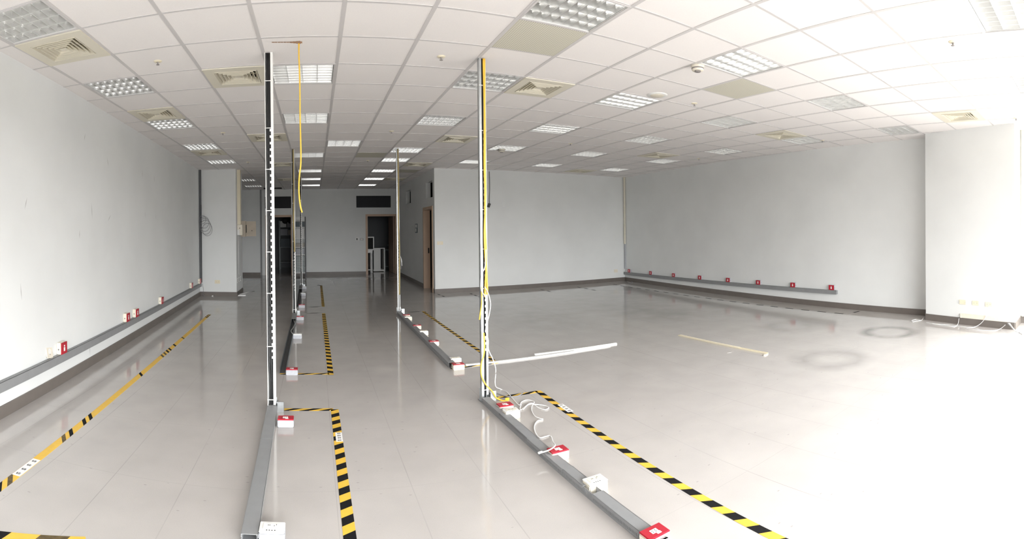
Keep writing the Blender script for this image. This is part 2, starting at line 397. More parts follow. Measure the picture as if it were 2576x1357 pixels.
# back wall, right wall, right column, window walls
mb = MB(); wall_line(mb, WB0, WB1, .15, 0, ZT); struct('wall_back', mb, 'wall')
baseboard('baseboard_back', [(WB1, WB0)])
mb = MB(); wall_line(mb, WR0, WR1, .15, 0, ZT); struct('wall_right', mb, 'wall')
baseboard('baseboard_right', [(WR1, WR0)])
mb = MB(); mb.prism([RC0, RC1, (XW+.3, 1.18), (8.5, 2.3), (8.35, 2.80)], 0, CZ+.02); struct('column_right', mb, 'wall')
baseboard('baseboard_column_right', [(RC1, RC0), ((XW, RC1[1]), RC1), (RC0, (8.05, 2.79))])
mb = MB(); wall_line(mb, (XW, 1.25), (XW, YR), .2, 0, ZT, [(.78, 3.58, .3, 2.5)]); struct('wall_window_right', mb, 'wall')
baseboard('baseboard_window_right', [((XW, YR), (XW, 1.18))])
mb = MB(); wall_line(mb, (XW+.2, YR), (lwx(YR)-.2, YR), .2, 0, ZT, [(.88, 8.48, .16, 2.5)]); struct('wall_rear', mb, 'wall')
# big windows
def window(name, p, q, z0, z1, nx, nz=1):
    p, q = Vector((*p, 0)), Vector((*q, 0)); d = q-p; L = d.length; a = atan2(d.y, d.x)
    fr = MB(); gl = MB(); pr = lambda s, z: p+d*(s/L)+Vector((0, 0, z))
    for i in range(nx+1): fr.box(pr(L*i/nx, (z0+z1)/2), (.06, .08, z1-z0), 0, a)
    for z in (z0, z1, z0+(z1-z0)*.68): fr.box(pr(L/2, z), (L, .075, .06), 0, a)
    gl.box(pr(L/2, (z0+z1)/2), (L, .006, z1-z0), 0, a)
    o = fr.build(name, 'cream'); o['kind'] = 'structure'; gl.build('pane', 'glass', o); return o
window('window_1', (XW+.08, .44), (XW+.08, -2.3), .33, 2.47, 2)
mb = MB(); mb.bx(XW-.03, XW+.001, 1.06, 1.155, .105, CZ); struct('trim_2', mb, 'cream')
window('window_2', (7.07, YR-.1), (-.47, YR-.1), .19, 2.47, 5)
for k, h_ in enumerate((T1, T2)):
    mb = MB(); mb.bx(h_[0], h_[1], YF+.05, YF+.06, h_[2], h_[3]); struct(f'window_{k+3}', mb, 'shadesheet')
# unlit rooms behind the doorways, their darkness put into the wall colours
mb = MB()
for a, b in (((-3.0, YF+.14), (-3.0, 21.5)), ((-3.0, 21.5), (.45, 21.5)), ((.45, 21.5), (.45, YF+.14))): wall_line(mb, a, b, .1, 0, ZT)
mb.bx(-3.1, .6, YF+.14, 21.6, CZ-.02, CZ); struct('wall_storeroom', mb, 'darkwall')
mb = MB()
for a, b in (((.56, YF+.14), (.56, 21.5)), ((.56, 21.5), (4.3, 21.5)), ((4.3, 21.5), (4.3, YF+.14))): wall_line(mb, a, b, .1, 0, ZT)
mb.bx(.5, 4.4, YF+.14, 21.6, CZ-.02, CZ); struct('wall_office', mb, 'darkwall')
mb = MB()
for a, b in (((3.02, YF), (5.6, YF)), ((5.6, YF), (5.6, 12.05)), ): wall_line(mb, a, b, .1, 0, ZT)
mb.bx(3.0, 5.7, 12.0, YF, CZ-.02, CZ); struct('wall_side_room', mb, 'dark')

# door frames and leaves
def frame_x(name, x0, x1, y, h=2.08, w_=.075, dep=.2):
    mb = MB()
    mb.bx(x0-w_+.015, x0+.015, y-.025, y+dep-.025, 0, h+w_-.015); mb.bx(x1-.015, x1+w_-.015, y-.025, y+dep-.025, 0, h+w_-.015)
    mb.bx(x0+.015, x1-.015, y-.025, y+dep-.025, h-.015, h+w_-.015)
    return struct(name, mb, 'jamb')
d1 = frame_x('door_1', D1[0], D1[1], YF)
mb = MB(); mb.bx(D1[0]+.015, D1[0]+.055, YF+.17, YF+1.0, .01, 2.06); lf = mb.build('door_leaf', 'leaf', d1)
for z in (.32, 1.0, 1.86): h1 = MB(); h1.bx(D1[0]+.012, D1[0]+.05, YF+.10, YF+.17, z-.06, z+.06); h1.build('hinge', 'cream', d1)
d2 = frame_x('door_2', D2[0], D2[1], YF)
mb = MB(); mb.box((D2[1]-.06, YF+.6, 1.035), (.04, .86, 2.05), 0, .05); lf2 = mb.build('door_leaf', 'leaf', d2)
mb = MB(); mb.tube([(D2[1]-.09, YF+.95, 1.0), (D2[1]-.15, YF+.95, 1.0), (D2[1]-.15, YF+.83, 1.0)], .01); mb.build('door_handle', 'steel', lf2)
mb = MB(); ya, yb = HX0[1]+hd[0], HX0[1]+hd[1]; xh = 2.885
mb.bx(xh-.02, xh+.16, yb-.015, yb+.06, 0, 2.14); mb.bx(xh-.02, xh+.16, ya-.06, ya+.015, 0, 2.14); mb.bx(xh-.02, xh+.16, ya+.015, yb-.015, 2.065, 2.14)
d3 = struct('door_3', mb, 'jamb')
mb = MB(); mb.bx(xh+.10, xh+.13, yb-.03, yb-.015, .93, 1.07); mb.build('strike_plate', 'dark', d3)

# torn strip of ceiling above the front left pole
a0, a1 = ce(683, 106), ce(760, 106); mb = MB(); n = 26
up_, lo_ = [], []
for i in range(n+1):
    t = i/n; x = a0.x+(a1.x-a0.x)*t; y = a0.y+(a1.y-a0.y)*t
    wd = .006+.012*abs(sin(i*1.9))+(.045*max(0, (t-.55)/.45) if t < .93 else .02)
    up_.append((x, y+wd*.7, CZ-.0015)); lo_.append((x, y-wd*.5, CZ-.0015))
mb.add(up_+lo_, [(i, i+1, n+1+i+1, n+1+i) for i in range(n)]); mb.build('torn_strip', 'rubble', ceil)

# ------------------------------------------------------------------ ceiling fittings
ORD = ['nearest', 'second', 'third', 'fourth', 'fifth', 'sixth', 'seventh', 'eighth']
LROW = {1: 'in the row beside the left wall', 4: 'over the left edge of the aisle', 7: 'over the right edge of the aisle',
        10: 'in the first row right of the poles', 13: 'in the second row right of the poles', 16: 'in the row beside the right wall'}
def make_light():
    t = thing('louvred_ceiling_light', 'x', 'ceiling light', (0, 0, 0), 0, 'recessed louvred ceiling lights')
    h = .283
    p = MB()                                            # pan: open box above the ceiling plane
    for a, b, c, d in ((-h, h, h-.006, h), (-h, h, -h, -h+.006), (-h, -h+.006, -h, h), (h-.006, h, -h, h)): p.bx(a, b, c, d, 0, .1)
    p.bx(-h, h, -h, h, .096, .1); p.build('pan', 'pan', t)
    r = MB()
    for a, b, c, d in ((-.297, .297, h-.002, .297), (-.297, .297, -.297, -h+.002), (-.297, -h+.002, -h, h), (h-.002, .297, -h, h)): r.bx(a, b, c, d, -.006, .004)
    r.build('trim_frame', 'tbar', t)
    g = MB(); gi = .272
    def blade(x, along):                               # tapered mirror blade, narrow edge downwards
        n_ = 10
        pr = [(.0012, .0), (.0022, .014), (.0042, .028), (.0070, .041), (.0108, .054)]
        vs, L = [], gi
        for e in (-L, L):
            for q, z in [(-a, b) for a, b in pr]+[(a, b) for a, b in pr[::-1]]:
                vs.append((e, x+q, z+.002) if along == 'x' else (x+q, e, z+.002))
        g.add(vs, [(i, (i+1) % n_, n_+(i+1) % n_, n_+i) for i in range(n_)]+[list(range(n_)), list(range(n_, 2*n_))])
    for i in range(8): blade(-gi+2*gi*i/7, 'x')
    for i in range(5): blade(-gi+2*gi*i/4, 'y')
    g.build('louvre_grid', 'mirror', t)
    for x in (-.19, -.0635, .0635, .19):
        m_ = MB(); m_.tube([(x, -.27, .078), (x, .27, .078)], .008, 8); m_.build('lamp_tube', 'tube', t)
    return t
lp = make_light(); seen = {}
for k, (c, r) in enumerate(LIGHTS):
    x0, x1, y0, y1 = cell(c, r); i = seen.get(c, 0); seen[c] = i+1
    lab = f'{ORD[i]} louvred ceiling light from the front {LROW[c]}' if c != 5 else 'single louvred ceiling light between the two aisle rows'
    loc = ((x0+x1)/2, (y0+y1)/2, CZ)
    o = lp if k == 0 else copy_tree(lp)
    o.location = loc; o['label'] = lab
    o.rotation_euler = (0, 0, 0 if c in (4, 5) else pi/2)
    o.scale = ((x1-x0)/.6, (y1-y0)/.6, 1) if c in (4, 5) else ((y1-y0)/.6, (x1-x0)/.6, 1)

def make_diff():
    t = thing('ceiling_diffuser', 'x', 'air diffuser', (0, 0, 0), 0, 'square ceiling air diffusers')
    f = MB(); o_, i_ = .29, .20
    for a, b, c, d in ((-o_, o_, i_, o_), (-o_, o_, -o_, -i_), (-o_, -i_, -i_, i_), (i_, o_, -i_, i_)): f.bx(a, b, c, d, -.012, .004)
    f.build('face_plate', 'diff', t)
    n = MB(); n.bx(-i_-.005, i_+.005, -i_-.005, i_+.005, .085, .09)
    for a, b, c, d in ((-i_-.005, i_+.005, i_, i_+.005), (-i_-.005, i_+.005, -i_-.005, -i_), (-i_-.005, -i_, -i_, i_), (i_, i_+.005, -i_, i_)): n.bx(a, b, c, d, .004, .085)
    n.build('duct_throat', 'dark', t)
    g = MB()
    def ring(b, tp, z0, z1, th=.003):
        vs = []
        for s_, z in ((b, z0), (b, z0+.009), (tp, z1), (tp-th*1.3, z1), (b-th*1.3, z0+.009), (b-th*1.3, z0)): vs += [(-s_, -s_, z), (s_, -s_, z), (s_, s_, z), (-s_, s_, z)]
        fs = []
        for lv in range(6):
            for j in range(4): a_, b_ = lv*4+j, lv*4+(j+1) % 4; c_, d_ = ((lv+1) % 6)*4+(j+1) % 4, ((lv+1) % 6)*4+j; fs.append((a_, b_, c_, d_))
        g.add(vs, fs)
    for k in range(5):
        b = .195-k*.034; ring(b, b-.036, -.016+k*.001, .040+k*.003)
    g.add([(-.03, -.03, -.006), (.03, -.03, -.006), (.03, .03, -.006), (-.03, .03, -.006), (0, 0, .012)], [(0, 3, 2, 1), (0, 1, 4), (1, 2, 4), (2, 3, 4), (3, 0, 4)])
    g.bx(-.006, .006, -.185, .185, .02, .03); g.bx(-.185, .185, -.006, .006, .02, .03)
    g.build('vane_rings', 'diff', t)
    return t
DROW = {1: 'in the row beside the left wall', 3: 'in the line behind the front left pole', 8: 'in the line right of the aisle', 15: 'in the line nearest the right wall'}
dp = make_diff(); seen = {}
for k, (c, r) in enumerate(DIFFS):
    x0, x1, y0, y1 = cell(c, r); i = seen.get(c, 0); seen[c] = i+1
    o = dp if k == 0 else copy_tree(dp)
    o.location = ((x0+x1)/2, (y0+y1)/2, CZ); o.scale = ((x1-x0)/.6, (y1-y0)/.6, 1)
    o['label'] = f'{ORD[i]} square cream air diffuser from the front {DROW[c]}'
PL = ['beige perforated return panel beside the large light at the top', 'beige perforated return panel behind the right smoke detector',
      'dark perforated ceiling panel over the far aisle', 'dark perforated ceiling panel beside the hall wall']
for k, (c, r) in enumerate(PANELS):
    x0, x1, y0, y1 = cell(c, r); mb = MB(); mb.bx(-(x1-x0)/2+.016, (x1-x0)/2-.016, -(y1-y0)/2+.012, (y1-y0)/2-.012, -.004, .004)
    tag(mb.build('ceiling_panel', 'perf', None, ((x0+x1)/2, (y0+y1)/2, CZ)), PL[k], 'ceiling panel', 'perforated ceiling panels')
# sprinklers
def make_sprinkler():
    t = thing('sprinkler', 'x', 'sprinkler', (0, 0, 0), 0, 'ceiling sprinklers')
    m_ = MB(); m_.lathe([(.012, -.010), (.030, -.008), (.038, -.001), (.038, .001)]); m_.build('escutcheon', 'cream', t)
    m_ = MB(); m_.lathe([(.003, -.036), (.015, -.034), (.016, -.031), (.005, -.029), (.006, -.020), (.010, -.012), (.010, -.008)], seg=14); m_.build('head', 'lens', t)
    return t
SPR = [((397, 154), 'sprinkler near the left wall beyond the nearest left diffuser'), ((561, 334), 'sprinkler right of the third light beside the left wall'),
       ((624, 408), 'sprinkler above the left column'), ((1110, 142), 'sprinkler left of the top of the front right pole'),
       ((985, 330), 'sprinkler over the aisle in front of the single middle light'), ((925, 404), 'sprinkler over the far aisle behind the dark panel'),
       ((1747, 260), 'sprinkler in front of the beige panel behind the right detector'), ((1435, 361), 'sprinkler in the middle of the ceiling right of the front right pole'),
       ((2397, 105), 'sprinkler at the bright right end of the ceiling, nearest of all'), ((2069, 353), 'sprinkler near the right wall beyond the cream diffuser'),
       ((1758, 399), 'sprinkler near the right wall at the far end'), ((2556, 297), 'sprinkler above the right column')]
sp0 = make_sprinkler()
for k, (q, lab) in enumerate(SPR):
    o = sp0 if k == 0 else copy_tree(sp0)
    o.location = ce(*q); o['label'] = lab
# detectors, speaker plate, slot
def make_detector(label, loc):
    t = thing('smoke_detector', label, 'smoke detector', loc, 0, 'ceiling smoke detectors')
    m_ = MB(); m_.lathe([(.050, -.052), (.056, -.046), (.060, -.018), (.064, -.012), (.064, 0)]); m_.build('housing', 'ivory', t)
    m_ = MB(); m_.lathe([(.028, -.062), (.031, -.058), (.031, -.051)]); m_.build('sensor', 'lens', t)
    m_ = MB(); m_.lathe([(.0585, -.038), (.0590, -.034), (.0590, -.028), (.0585, -.026)]); m_.build('vent_band', 'lens', t)
    return t
c_ = cell(10, 0); make_detector('cream smoke detector hanging at the corner of a large right hand light', (c_[0]+.06, c_[3]+.05, CZ))
make_detector('cream smoke detector beside a far light right of the front right pole', ce(1262, 376))
t = thing('round_ceiling_plate', 'round white plate in the ceiling among the lights right of centre', 'ceiling plate', ce(1653, 239))
mb = MB(); mb.lathe([(.085, -.010), (.115, -.007), (.120, 0), (.120, .002)], seg=32); mb.build('rim', 'white', t)
mb = MB(); mb.lathe([(.02, -.014), (.075, -.013), (.084, -.009), (.084, -.006)], seg=32); mb.build('cover', 'ivory', t)
mb = MB(); x_ = (atY(664, 470, 17.0).x, atY(709, 470, 17.0).x); mb.bx(x_[0], x_[1], 16.85, 17.05, CZ-.008, CZ); mb.bx(x_[0], x_[1], 16.85, 16.87, CZ-.03, CZ-.008); mb.bx(x_[0], x_[1], 17.03, 17.05, CZ-.03, CZ-.008)
tag(mb.build('slot_vent', 'dark'), 'black slot vent in the ceiling close to the far wall', 'vent')

# ------------------------------------------------------------------ cable poles
def pole(px_, py_, top, label, kind, cw=.074):
    b = fl(px_, py_); b = b.lerp(Vector((*ce(*top).xy, 0)), .5); t = thing('cable_pole', label, 'cable pole', (b.x, b.y, 0), atan2(-b.x, b.y)*.0, 'floor to ceiling cable poles')
    h = CZ-.004; k = cw/.074
    ch = MB()
    ch.bx(-.036*k, -.0315*k, -.022, .022, .02, h); ch.bx(-.036*k, .034*k, .018, .022, .02, h)
    if kind == 'grey': ch.bx(-.030*k, -.010*k, -.020, -.016, .02, h)
    ch.build('channel', 'steel' if kind == 'grey' else 'white', t)
    cb = MB(); xs0 = .014*k; z0, z1 = .45, h-.62
    cb.bx(xs0, .034*k, -.024, -.019, .06, h)
    z = z0
    while z < z1:
        cb.bx(.003*k, xs0, -.024, -.019, z, z+.020); z += .055
    cb.build('comb_strip', 'white', t)
    for i, x in enumerate((-.018, -.004, .008)):
        m_ = MB(); m_.tube(smooth_path([(x*k, .004*(i-1), .03), (x*k+.003, -.006, .25), (x*k+.006*(i-1), 0, .6), (x*k, .003, 1.5), (x*k-.002, 0, 2.4), (x*k, 0, h)], 6), .0085*k, 8)
        m_.build('power_cable', 'black', t)
    for z in (.10, .55, 1.0, 1.35, 1.7, 2.05, 2.4, 2.8):
        m_ = MB(); m_.bx(-.038*k, .036*k, -.027, -.0245, z, z+.006); m_.build('cable_tie', 'white', t)
    m_ = MB(); m_.bx(-.045, .10, -.03, .05, 0, .008); m_.bx(.040, .10, -.028, -.022, .008, .085); m_.bx(.040, .046, -.028, .045, .008, .075); m_.bx(.06, .10, -.03, .04, .055, .06)
    m_.bx(-.038, .04, .022, .03, .008, .11)
    m_.build('foot_bracket', 'steel', t)
    return t, b
P1, p1 = pole(689, 1012, (671, 108), 'white notched cable pole at front left with black cables inside', 'white')
P2, p2 = pole(1214, 1000, (1216, 138), 'grey cable pole at front right wrapped with yellow cables', 'grey', .066)
P3, p3 = pole(741, 789, (737, 371), 'second notched cable pole in the left line, behind the front left one', 'white', .060)
P4, p4 = pole(1002, 785, (1001, 370), 'far right cable pole standing at the aisle edge, with tan cables', 'grey', .050)
P5, p5 = pole(757.5, 719, (757, 440), 'farthest and thinnest cable pole of the left line', 'white', .055)
def strand(parent, pts, r, m, name='cable', seg=8, n=10):
    mb = MB(); mb.tube(smooth_path(pts, n), r, seg); return mb.build(name, m, parent)
# tan cables strapped to the back poles
hp = CZ-.01
for P, zs in ((P4, .35), (P3, 1.2)):
    for i, x in enumerate((.000, .012)):
        strand(P, [(x, -.034, hp), (x+.006, -.036, 2.3), (x-.004, -.034, 1.7), (x+.010, -.038, 1.2), (x+.004, -.034, zs)], .0065, 'tan' if i == 0 else 'tan2', 'tan_cable')
for i, (dx, dz) in enumerate(((.05, .95), (.035, .82), (.06, .88))):
    strand(P4, [(.012, -.036, 1.1), (.03+dx*.3, -.05, 1.0), (dx, -.05, dz)], .004, 'wcable' if i != 1 else 'grey', 'loose_cable')
# yellow and white cables on the front right pole
for k, pts in enumerate(([(.006, -.03, hp), (.010, -.034, 2.55), (.004, -.036, 2.1), (.012, -.036, 1.75), (.004, -.038, 1.45), (.020, -.036, 1.1), (.016, -.036, .98)],
                         [(.014, -.03, hp), (.016, -.034, 2.4), (.010, -.036, 2.0), (.006, -.038, 1.6), (.016, -.038, 1.3), (.000, -.038, 1.0), (-.004, -.040, .93)],
                         [(.020, -.03, hp), (.012, -.036, 2.2), (.016, -.036, 1.85), (-.002, -.040, 1.5), (.008, -.040, 1.2), (.024, -.038, 1.0), (.016, -.036, .95)])):
    strand(P2, pts, .0068, 'yellow', 'yellow_cable')
strand(P2, [(.010, -.046, 1.35), (-.002, -.048, 1.2), (-.036, -.048, 1.12), (-.040, -.048, 1.0), (-.004, -.044, .94), (.010, -.042, .9)], .004, 'wcable', 'white_loop')
def pl(px_, py_, p, off=-.045):
    q = atY(px_, py_, p.y+off); return (q.x, q.y, q.z)
def rl(q, p): return (q[0]-p.x, q[1]-p.y, q[2])
def on(px_, py_, z=.006): return tuple(fl(px_, py_, z))
E_ = [pl(1211, 722, p2), pl(1212, 760, p2), pl(1208, 790, p2), pl(1206, 805, p2)]
strand(P2, [rl(q, p2) for q in E_], .006, 'yellow', 'yellow_cable_end')
# separate cables that hang or lie loose
def loose(name, pts, r, m, label, cat='cable', n=10, extra=None):
    mb = MB(); mb.tube(smooth_path(pts, n), r, 8); o = mb.build(name, m, None, None, pts[-1]); tag(o, label, cat)
    return o
def plug(parent, at, d, size, m):
    mb = MB(); mb.rbox((0, 0, 0), size, .003); o = mb.build('plug', m, parent); o.location = at; o.rotation_euler = d; return o
o = loose('yellow_cable', [pl(1217, 838, p2), pl(1219, 870, p2), pl(1217, 895, p2), pl(1211, 915, p2), pl(1211, 945, p2), pl(1222, 968, p2), pl(1238, 985, p2, -.06), on(1248, 1001, .03), on(1262, 1008), on(1271, 1009)],
          .0062, 'yellow', 'yellow cable drooping from the front right pole to the floor')
q = on(1276, 1005, .014); plug(o, Vector(q)-o.location, (0, .2, .9), (.05, .026, .026), 'yellow')
white_pts = [pl(1219, 722, p2), pl(1228, 738, p2), pl(1234, 765, p2), pl(1230, 795, p2), pl(1222, 829, p2), pl(1228, 855, p2), pl(1229, 880, p2), pl(1240, 905, p2), pl(1247, 930, p2), pl(1246, 970, p2), on(1258, 979, .01),
             on(1275, 987), on(1290, 1004), on(1306, 1020), on(1312, 1012), on(1326, 1007), on(1341, 1010), on(1343, 1015), on(1330, 1017), on(1312, 1031), on(1308, 1028), on(1311, 1018)]
loose('white_cable', white_pts, .0042, 'wcable', 'long white cable hanging beside the front right pole and curling on the floor')
loose('white_cable', [on(1316, 1031, .008), on(1329, 1019), on(1345, 1018, .012), on(1370, 1021), on(1380, 1026), on(1372, 1031), on(1355, 1027), on(1342, 1018, .012), on(1337, 1030), on(1344, 1046), on(1357, 1053), on(1366, 1055)],
      .004, 'wcable', 'looped white cable lying right of the white floor box')
o = loose('white_cable', [on(1366, 1057), on(1352, 1060), on(1344, 1073), on(1347, 1090), on(1358, 1102), on(1372, 1099), on(1385, 1098), on(1391, 1112, .02), on(1396, 1122, .085), on(1385, 1131, .075), on(1370, 1137, .066), on(1361, 1139, .062)],
      .0045, 'wcable', 'white cable with clear plug lying across the grey duct')
plug(o, Vector(on(1359, 1139, .066))-o.location, (0, 0, .2), (.035, .014, .012), 'white')
o = loose('grey_cable', [pl(1217, 955, p2, -.02), pl(1225, 970, p2, .02), on(1240, 985, .03), on(1255, 992), on(1275, 998), on(1300, 998), on(1312, 992), on(1316, 988, .02)], .005, 'grey', 'dark grey cable running behind the yellow plug to the striped tape')
# yellow cable hanging from the torn strip
c0 = ce(752, 109); loose('yellow_cable', [(c0.x, c0.y, CZ)]+[tuple(atY(a, b, c0.y)) for a, b in ((752, 140), (754, 200), (755, 300), (757, 400), (753, 445), (752, 480), (755, 515), (760, 535))], .0065, 'yellow',
      'yellow cable dangling free from the torn ceiling strip')

# ------------------------------------------------------------------ slotted ducts on the floor
def duct(a, b, label, w_=.07, h_=.05, lids=(), body='gduct', lid='gduct', pitch=.0125):
    a, b = Vector(a), Vector(b); a.z = b.z = 0; d = b-a; L = d.length; rz = atan2(d.y, d.x)
    t = thing('floor_duct', label, 'cable duct', a, rz, 'grey slotted ducts on the floor')
    m_ = MB(); m_.bx(0, L, -w_/2, w_/2, 0, .003)
    n = int(L/pitch)
    for s_ in (-1, 1):
        m_.bx(0, L, *sorted((s_*w_/2, s_*(w_/2-.0025))), .003, .012)
        for i in range(n): m_.bx(i*pitch+.002, i*pitch+pitch-.002, *sorted((s_*w_/2, s_*(w_/2-.0025))), .012, h_-.003)
        m_.bx(0, L, *sorted((s_*w_/2, s_*(w_/2-.004))), h_-.004, h_)
    m_.build('trough', body, t)
    for s0, s1, dy in lids:
        l_ = MB(); l_.bx(s0, s1, -w_/2-.003+dy, w_/2+.003+dy, h_, h_+.003)
        for s_ in (-1, 1): l_.bx(s0, s1, *sorted((s_*(w_/2+.001)+dy, s_*(w_/2+.004)+dy)), h_-.014, h_+.003)
        l_.build('lid', lid, t)
    return t, L
a = fl(688, 1022); b = fl(627, 1372); L = (b-a).length
duct(a, b, 'grey lidded duct on the floor running forward from the front left pole', .078, .05, [(0, L*.42, 0), (L*.42+.004, L, .002)])
a = fl(1222, 1014); b = fl(1662, 1385); L = (b-a).length
gp = (fl(1470, 1243)-a).length; g2 = (fl(1499, 1262)-a).length
duct(a, b, 'long grey slotted duct with open gap, running forward from the front right pole', .066, .045,
     [(0, L*.17, 0), (L*.17, L*.40, .004), (L*.40, L*.62, -.002), (L*.62, gp, .002), (g2, g2+.55, 0), (g2+.553, L, .003)])
a = fl(742, 797); b = fl(712, 940); L = (b-a).length
duct(a, b, 'open dark duct on the floor in front of the second left pole', .072, .06, [(0, L*.16, 0)], 'dduct')
a = fl(1003, 791); b = fl(1137, 926); L = (b-a).length
duct(a, b, 'grey lidded duct on the floor in front of the far right pole', .07, .05, [(0, L*.5, 0), (L*.5, L-.03, .003)])
a = fl(757, 724); b = fl(751, 772); L = (b-a).length
duct(a, b, 'short dark duct on the floor at the farthest left pole', .075, .06, [(0, L*.25, 0)], 'dduct')
o = loose('white_cable', [on(741, 795, .03), on(739, 805, .03), on(742, 815, .05), on(737, 826, .03), on(732, 833, .03), on(737, 841, .06)], .006, 'wcable', 'short crumpled white cable lying in the dark duct behind the second left pole')

# ------------------------------------------------------------------ outlet boxes on the floor
def make_box(cover, body):
    t = thing('outlet_box', 'x', 'outlet box', (0, 0, 0), 0, 'outlet boxes on the floor')
    w_, d_, h_ = .126, .086, .064
    m_ = MB(); m_.rbox((0, d_/2, (h_-.009)/2), (w_, d_, h_-.009), .005); m_.build('body', body, t)
    m_ = MB(); m_.rbox((0, d_/2, h_-.0045), (w_, d_, .009), .003); cv = m_.build('cover', cover, t)
    if cover == 'red':
        m_ = MB(); m_.bx(-.022, .018, .028, .058, h_, h_+.0008); m_.bx(-.002, .022, .014, .030, h_, h_+.0007)
        for x, y in ((-.012, .048), (.004, .048), (-.012, .036), (.004, .036)): m_.bx(x-.002, x+.002, y-.003, y+.003, h_+.0008, h_+.0012, 1)
        m_.build('label', ['paper', 'ink'], cv)
    else:
        m_ = MB(); m_.rbox((0, d_/2, h_+.001), (w_*.72, d_*.55, .004), .001); m_.build('socket_insert', 'white' if body == 'gbox' else 'ivory', cv)
        m_ = MB()
        for x in (-.028, -.015, -.002, .012): m_.bx(x, x+.006, .010, .0165, h_, h_+.0006)
        for x, y in ((-.02, .05), (-.012, .05), (.01, .046), (.02, .055)): m_.bx(x-.0015, x+.0015, y-.004, y+.004, h_+.003, h_+.0036)
        m_.build('print', 'ink', cv)
    return t
PROTO = {}
def fbox(px_, py_, cover, body, label, rz=0.):
    k = (cover, body)
    o = copy_tree(PROTO[k]) if k in PROTO else make_box(cover, body)
    PROTO.setdefault(k, o)
    q = fl(px_, py_, .064); o.location = (q.x, q.y, 0); o.rotation_euler = (0, 0, rz); o['label'] = label
fbox(718, 1056, 'red', 'gbox', 'red topped grey box beside the foot of the front left pole')
fbox(683, 1339, 'white', 'gbox', 'white topped grey box at the bottom edge beside the left duct')
fbox(734, 930, 'red', 'gbox', 'red topped grey box on the tape at the near end of the dark duct')
fbox(748, 842, 'white', 'gbox', 'white topped grey box halfway along the second left duct')
fbox(755, 797, 'red', 'gbox', 'red topped grey box just in front of the second left pole')
fbox(759, 767, 'red', 'gbox', 'red topped grey box at the near end of the farthest left duct')
fbox(762.5, 738, 'white', 'gbox', 'pale box in the middle of the farthest left duct')
fbox(765, 722, 'white', 'gbox', 'pale box right at the foot of the farthest left pole')
fbox(1275, 1021, 'red', 'ivory', 'red topped white box nearest the foot of the front right pole')
fbox(1291, 1036, 'white', 'ivory', 'dusty white box touching the red box near the front right pole')
fbox(1411, 1136, 'red', 'ivory', 'red topped white box halfway along the front right duct, cable across it')
fbox(1507, 1214, 'white', 'ivory', 'white box at the open gap of the front right duct')
fbox(1661, 1347, 'red', 'ivory', 'bright red topped white box at the bottom edge of the picture')
fbox(1027.5, 798, 'white', 'ivory', 'white box second from the foot of the far right pole', .0)
fbox(1023, 792.5, 'red', 'ivory', 'red topped box hidden behind a white one at the far right pole')
fbox(1050, 819, 'red', 'ivory', 'small red topped white box, third from the far right pole')
fbox(1067, 834, 'white', 'ivory', 'white box in the middle of the far right duct')
fbox(1093, 859, 'red', 'ivory', 'red topped white box past the middle of the far right duct')
fbox(1148, 903, 'white', 'ivory', 'white box behind the red one at the near end of the far right duct')
fbox(1155, 917, 'red', 'ivory', 'red topped white box at the near end of the far right duct')

# ------------------------------------------------------------------ hazard tape on the floor
def topx(P):
    p = RY@(RX@(Vector(P)-Vector((0, 0, HC)))); return CX+FU*atan2(p.x, p.y), CY-FU*p.z/hypot(p.x, p.y)
def tape(a, b, label, wd=.058, per=.155, slant=.045, start=0., col=None, cat='hazard tape', light='tyel', dark='tblk', z=.0012, solid=None):
    a, b = Vector((a[0], a[1], 0)), Vector((b[0], b[1], 0)); d = b-a; L = d.length; rz = atan2(d.y, d.x)
    mb = MB(); h = wd/2; s = -slant-per+start*per; i = 0
    def at(s_, y): return (min(max(s_+slant*(y/h), 0), L), y, 0)
    k = 0
    while s < L+slant:
        e = s+per/2
        q = [at(s, -h), at(e, -h), at(e, h), at(s, h)]
        if q[1][0]-q[0][0] > 1e-5 or q[2][0]-q[3][0] > 1e-5:
            mid = a+d*min(max((s+e)/2/L, 0), 1)
            if col: mi = col(k, topx((mid.x, mid.y, 0)))
            else: mi = k % 2
            vs = [(x, y, zz) for zz in (0, z) for x, y, _ in q]
            mb.add(vs, [(0, 3, 2, 1), (4, 5, 6, 7), (0, 1, 5, 4), (2, 3, 7, 6)], mi)
        s = e; k += 1
    o = mb.build('hazard_tape', [light, dark, 'tworn'], None, a); o.rotation_euler = (0, 0, rz)
    tag(o, label, cat, 'striped tape on the floor'); return o
def sticker(px_, py_, L, wd, rz, label, glyphs=4):
    t = thing('tape_label', label, 'label', fl(px_, py_, .0013), rz, 'white labels stuck on the tape')
    m_ = MB(); m_.bx(-L/2, L/2, -wd/2, wd/2, 0, .0006); m_.build('card', 'paper', t)
    m_ = MB()
    for i in range(glyphs):
        x = -L/2+L*(i+.5)/glyphs; g = wd*.24; u = .0011
        m_.bx(x-g*.8, x-g*.5, -g, g, .0006, u); m_.bx(x-g*.5, x+g*.7, g*.55, g, .0006, u); m_.bx(x-g*.2, x+g*.1, -g, g*.3, .0006, u); m_.bx(x+g*.4, x+g*.7, -g*.9, g*.2, .0006, u)
        if i % 2: m_.bx(x-g*.5, x+g*.5, -g, -g*.7, .0006, u)
    m_.build('lettering', 'ink', t); return t
def run_dir(p, q): d = Vector(fl(*q))-Vector(fl(*p)); return atan2(d.y, d.x)
def F(x, y): q = fl(x, y); return (q.x, q.y)
blk = [(1222, 1240), (1078, 1090), (1060, 1070), (1042, 1053), (937, 944), (884, 889), (875, 880), (866, 871), (790, 800)]
wrn = [(1195, 1212), (1102, 1112), (1030, 1036), (928, 934), (890, 896), (848, 853)]
